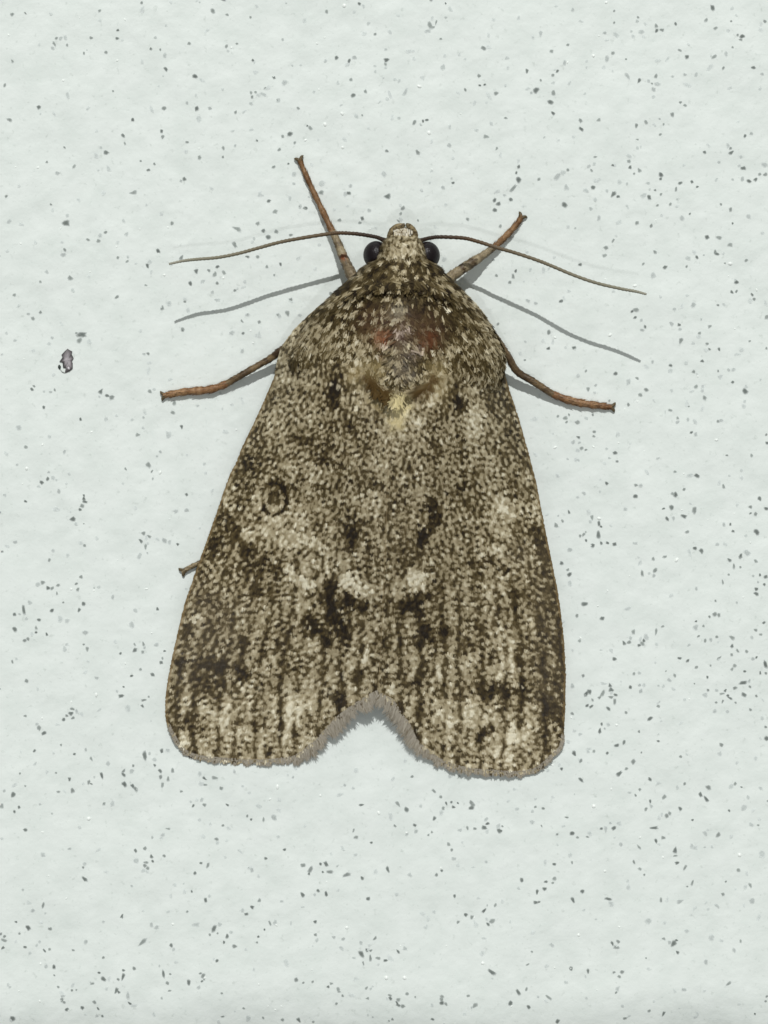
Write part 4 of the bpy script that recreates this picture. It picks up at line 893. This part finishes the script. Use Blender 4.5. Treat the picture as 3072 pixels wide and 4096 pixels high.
# legs
def leg(upper, tarsus, claw_dir, rust=None, tars_col=((118, 82, 46), (150, 112, 76)), up_col=((74, 58, 36), (150, 136, 108))):
    """upper / tarsus: (px, py, height, radius mm)"""
    def seg(name, pts, n_, parent, pal, rings, dark):
        q = catmull(pts, n_)
        rad = q[:, 3].copy()
        if rings:
            rad *= 1 + 0.10 * np.sin(np.linspace(0, rings * 2 * math.pi, n_))
        path3 = P(q[:, 0], q[:, 1], q[:, 2])
        v_, f_ = tube(path3, rad, 12, 0.05)
        ca_, cb_ = lin(pal[0]), lin(pal[1])
        mixn = np.clip(0.32 + 0.40 * np.repeat(np.interp(np.arange(n_), np.arange(0, n_ + 6, 3), rng.standard_normal(len(np.arange(0, n_ + 6, 3)))), 12)
                       + 0.32 * np.tile(np.sin(np.linspace(0, 2 * math.pi, 12, endpoint=False)), n_) + 0.1 * rng.standard_normal(n_ * 12), 0, 1)[:, None]
        cc_ = (ca_ * (1 - mixn) + cb_ * mixn)
        if rust is not None and not rings:
            px, py = unP(v_)
            d = np.hypot(px - rust[0], py - rust[1])
            a = np.clip(1.4 - d / 14, 0, 1)[:, None] * 0.9
            cc_ = cc_ * (1 - a) + lin((128, 62, 22)) * a
        # appressed scales that roughen the outline
        vlist, flist, clist = [v_], list(f_), [cc_]
        cnt = n_ * 5
        ii = rng.integers(0, n_ - 2, cnt); tt = rng.uniform(0, 2 * math.pi, cnt)
        tg = np.gradient(path3, axis=0); tg /= np.linalg.norm(tg, axis=1)[:, None]
        sd_ = np.cross(tg, np.array([0, -1.0, 0])); sd_ /= np.linalg.norm(sd_, axis=1)[:, None]
        nn = np.cross(sd_, tg)
        o_ = np.cos(tt)[:, None] * sd_[ii] + np.sin(tt)[:, None] * nn[ii]
        b0 = path3[ii] + o_ * (rad[ii] * 0.98)[:, None]
        ac = np.cross(tg[ii], o_)
        Ls = rng.uniform(0.06, 0.14, cnt)[:, None]; Wsx = rng.uniform(0.012, 0.024, cnt)[:, None]
        quad = np.stack([b0 - ac * Wsx, b0 + ac * Wsx, b0 + tg[ii] * Ls + o_ * Ls * 0.28 + ac * Wsx * 0.6, b0 + tg[ii] * Ls + o_ * Ls * 0.28 - ac * Wsx * 0.6], axis=1)
        base_i = len(v_)
        vlist.append(quad.reshape(-1, 3))
        flist += (np.arange(cnt)[:, None] * 4 + np.arange(4)[None, :] + base_i).tolist()
        sc_ = cc_.reshape(n_, 12, 3)[ii, (tt / (2 * math.pi) * 12).astype(int) % 12] * rng.uniform(0.75, 1.3, (cnt, 1))
        clist.append(np.repeat(sc_, 4, axis=0))
        return make(name, np.vstack(vlist), flist, m_leg, parent, np.vstack(clist), True, M_ORG), q, path3
    lo, q, p3 = seg('leg', upper, 60, moth, up_col, 0, True)
    ta, q, p3 = seg('tarsus', tarsus, 70, lo, tars_col, 5, False)
    tip = q[-1]
    d = q[-1, :2] - q[-4, :2]; d /= np.linalg.norm(d)
    for s_ in (-1, 1):
        pd = np.array([-d[1], d[0]]) * s_
        pts = [tip[:2] - d * 8, tip[:2] + d * 2 + pd * 5, tip[:2] + d * 9 + pd * 12, tip[:2] + d * 12 + pd * 20]
        hs = [tip[2], tip[2] + 0.02, tip[2], max(0.02, tip[2] - 0.06)]
        cq = catmull(np.column_stack([pts, hs]), 12)
        v_, f_ = tube(P(cq[:, 0], cq[:, 1], cq[:, 2]), np.interp(np.arange(12), [0, 8, 11], [0.075, 0.055, 0.015]), 8)
        make('claw', v_, f_, m_leg, lo, np.tile(lin((88, 76, 52)), (len(v_), 1)), True, M_ORG)
    return lo

FT = ((108, 76, 46), (142, 110, 76))
l = leg([(1450, 1180, 1.7, 0.19), (1418, 1120, 1.2, 0.19), (1403, 1093, 1.02, 0.20), (1376, 1033, 0.68, 0.165), (1354, 979, 0.5, 0.145), (1330, 928, 0.4, 0.125)],
        [(1332, 932, 0.4, 0.12), (1295, 854, 0.26, 0.105), (1251, 762, 0.16, 0.095), (1213, 675, 0.11, 0.085), (1199, 640, 0.09, 0.07)], None, rust=(1376, 1030), tars_col=FT)
l['label'] = 'long slender foreleg reaching up past the antenna, rust spot near its base'
l = leg([(1740, 1190, 1.6, 0.20), (1790, 1122, 0.95, 0.20), (1833, 1087, 0.72, 0.19), (1887, 1051, 0.58, 0.18), (1941, 1015, 0.40, 0.13), (1978, 988, 0.28, 0.11)],
        [(1976, 990, 0.28, 0.11), (2013, 955, 0.22, 0.11), (2062, 903, 0.14, 0.10), (2086, 868, 0.10, 0.075)], None, tars_col=FT)
l['label'] = 'shorter foreleg with a thick mottled tibia beside the eye'
l = leg([(1200, 1370, 1.3, 0.17), (1130, 1400, 0.75, 0.15), (1087, 1431, 0.48, 0.125), (1047, 1454, 0.42, 0.115), (998, 1482, 0.38, 0.12), (948, 1511, 0.30, 0.12), (908, 1534, 0.22, 0.12)],
        [(912, 1533, 0.22, 0.12), (859, 1553, 0.17, 0.14), (809, 1562, 0.15, 0.14), (749, 1566, 0.14, 0.13), (699, 1574, 0.13, 0.12), (657, 1582, 0.10, 0.09)], None,
        tars_col=((118, 80, 46), (156, 122, 86)), up_col=((62, 44, 24), (122, 102, 72)))
l['label'] = 'middle leg stretched out from the shoulder with orange-brown tarsus'
l = leg([(1925, 1290, 1.75, 0.16), (1975, 1345, 1.5, 0.155), (2030, 1425, 0.95, 0.14), (2068, 1485, 0.55, 0.13), (2122, 1520, 0.44, 0.13), (2170, 1550, 0.34, 0.125), (2214, 1579, 0.24, 0.12)],
        [(2208, 1576, 0.24, 0.12), (2273, 1600, 0.17, 0.14), (2333, 1614, 0.15, 0.135), (2393, 1622, 0.13, 0.12), (2447, 1628, 0.10, 0.09)], None,
        tars_col=((114, 77, 45), (152, 119, 85)), up_col=((58, 40, 22), (112, 92, 64)))
l['label'] = 'middle leg with dark tibia and orange-brown tarsus below the antenna shadow'
l = leg([(980, 2170, 0.28, 0.08), (900, 2205, 0.22, 0.075), (830, 2236, 0.18, 0.07), (800, 2250, 0.16, 0.065)],
        [(802, 2249, 0.16, 0.065), (775, 2262, 0.14, 0.062), (752, 2274, 0.12, 0.06), (735, 2284, 0.1, 0.055)], None,
        tars_col=((104, 88, 60), (150, 134, 104)), up_col=((96, 80, 54), (140, 124, 96)))
l['label'] = 'tip of a hind leg showing beside the wing edge'
sc.cycles.use_denoising = True
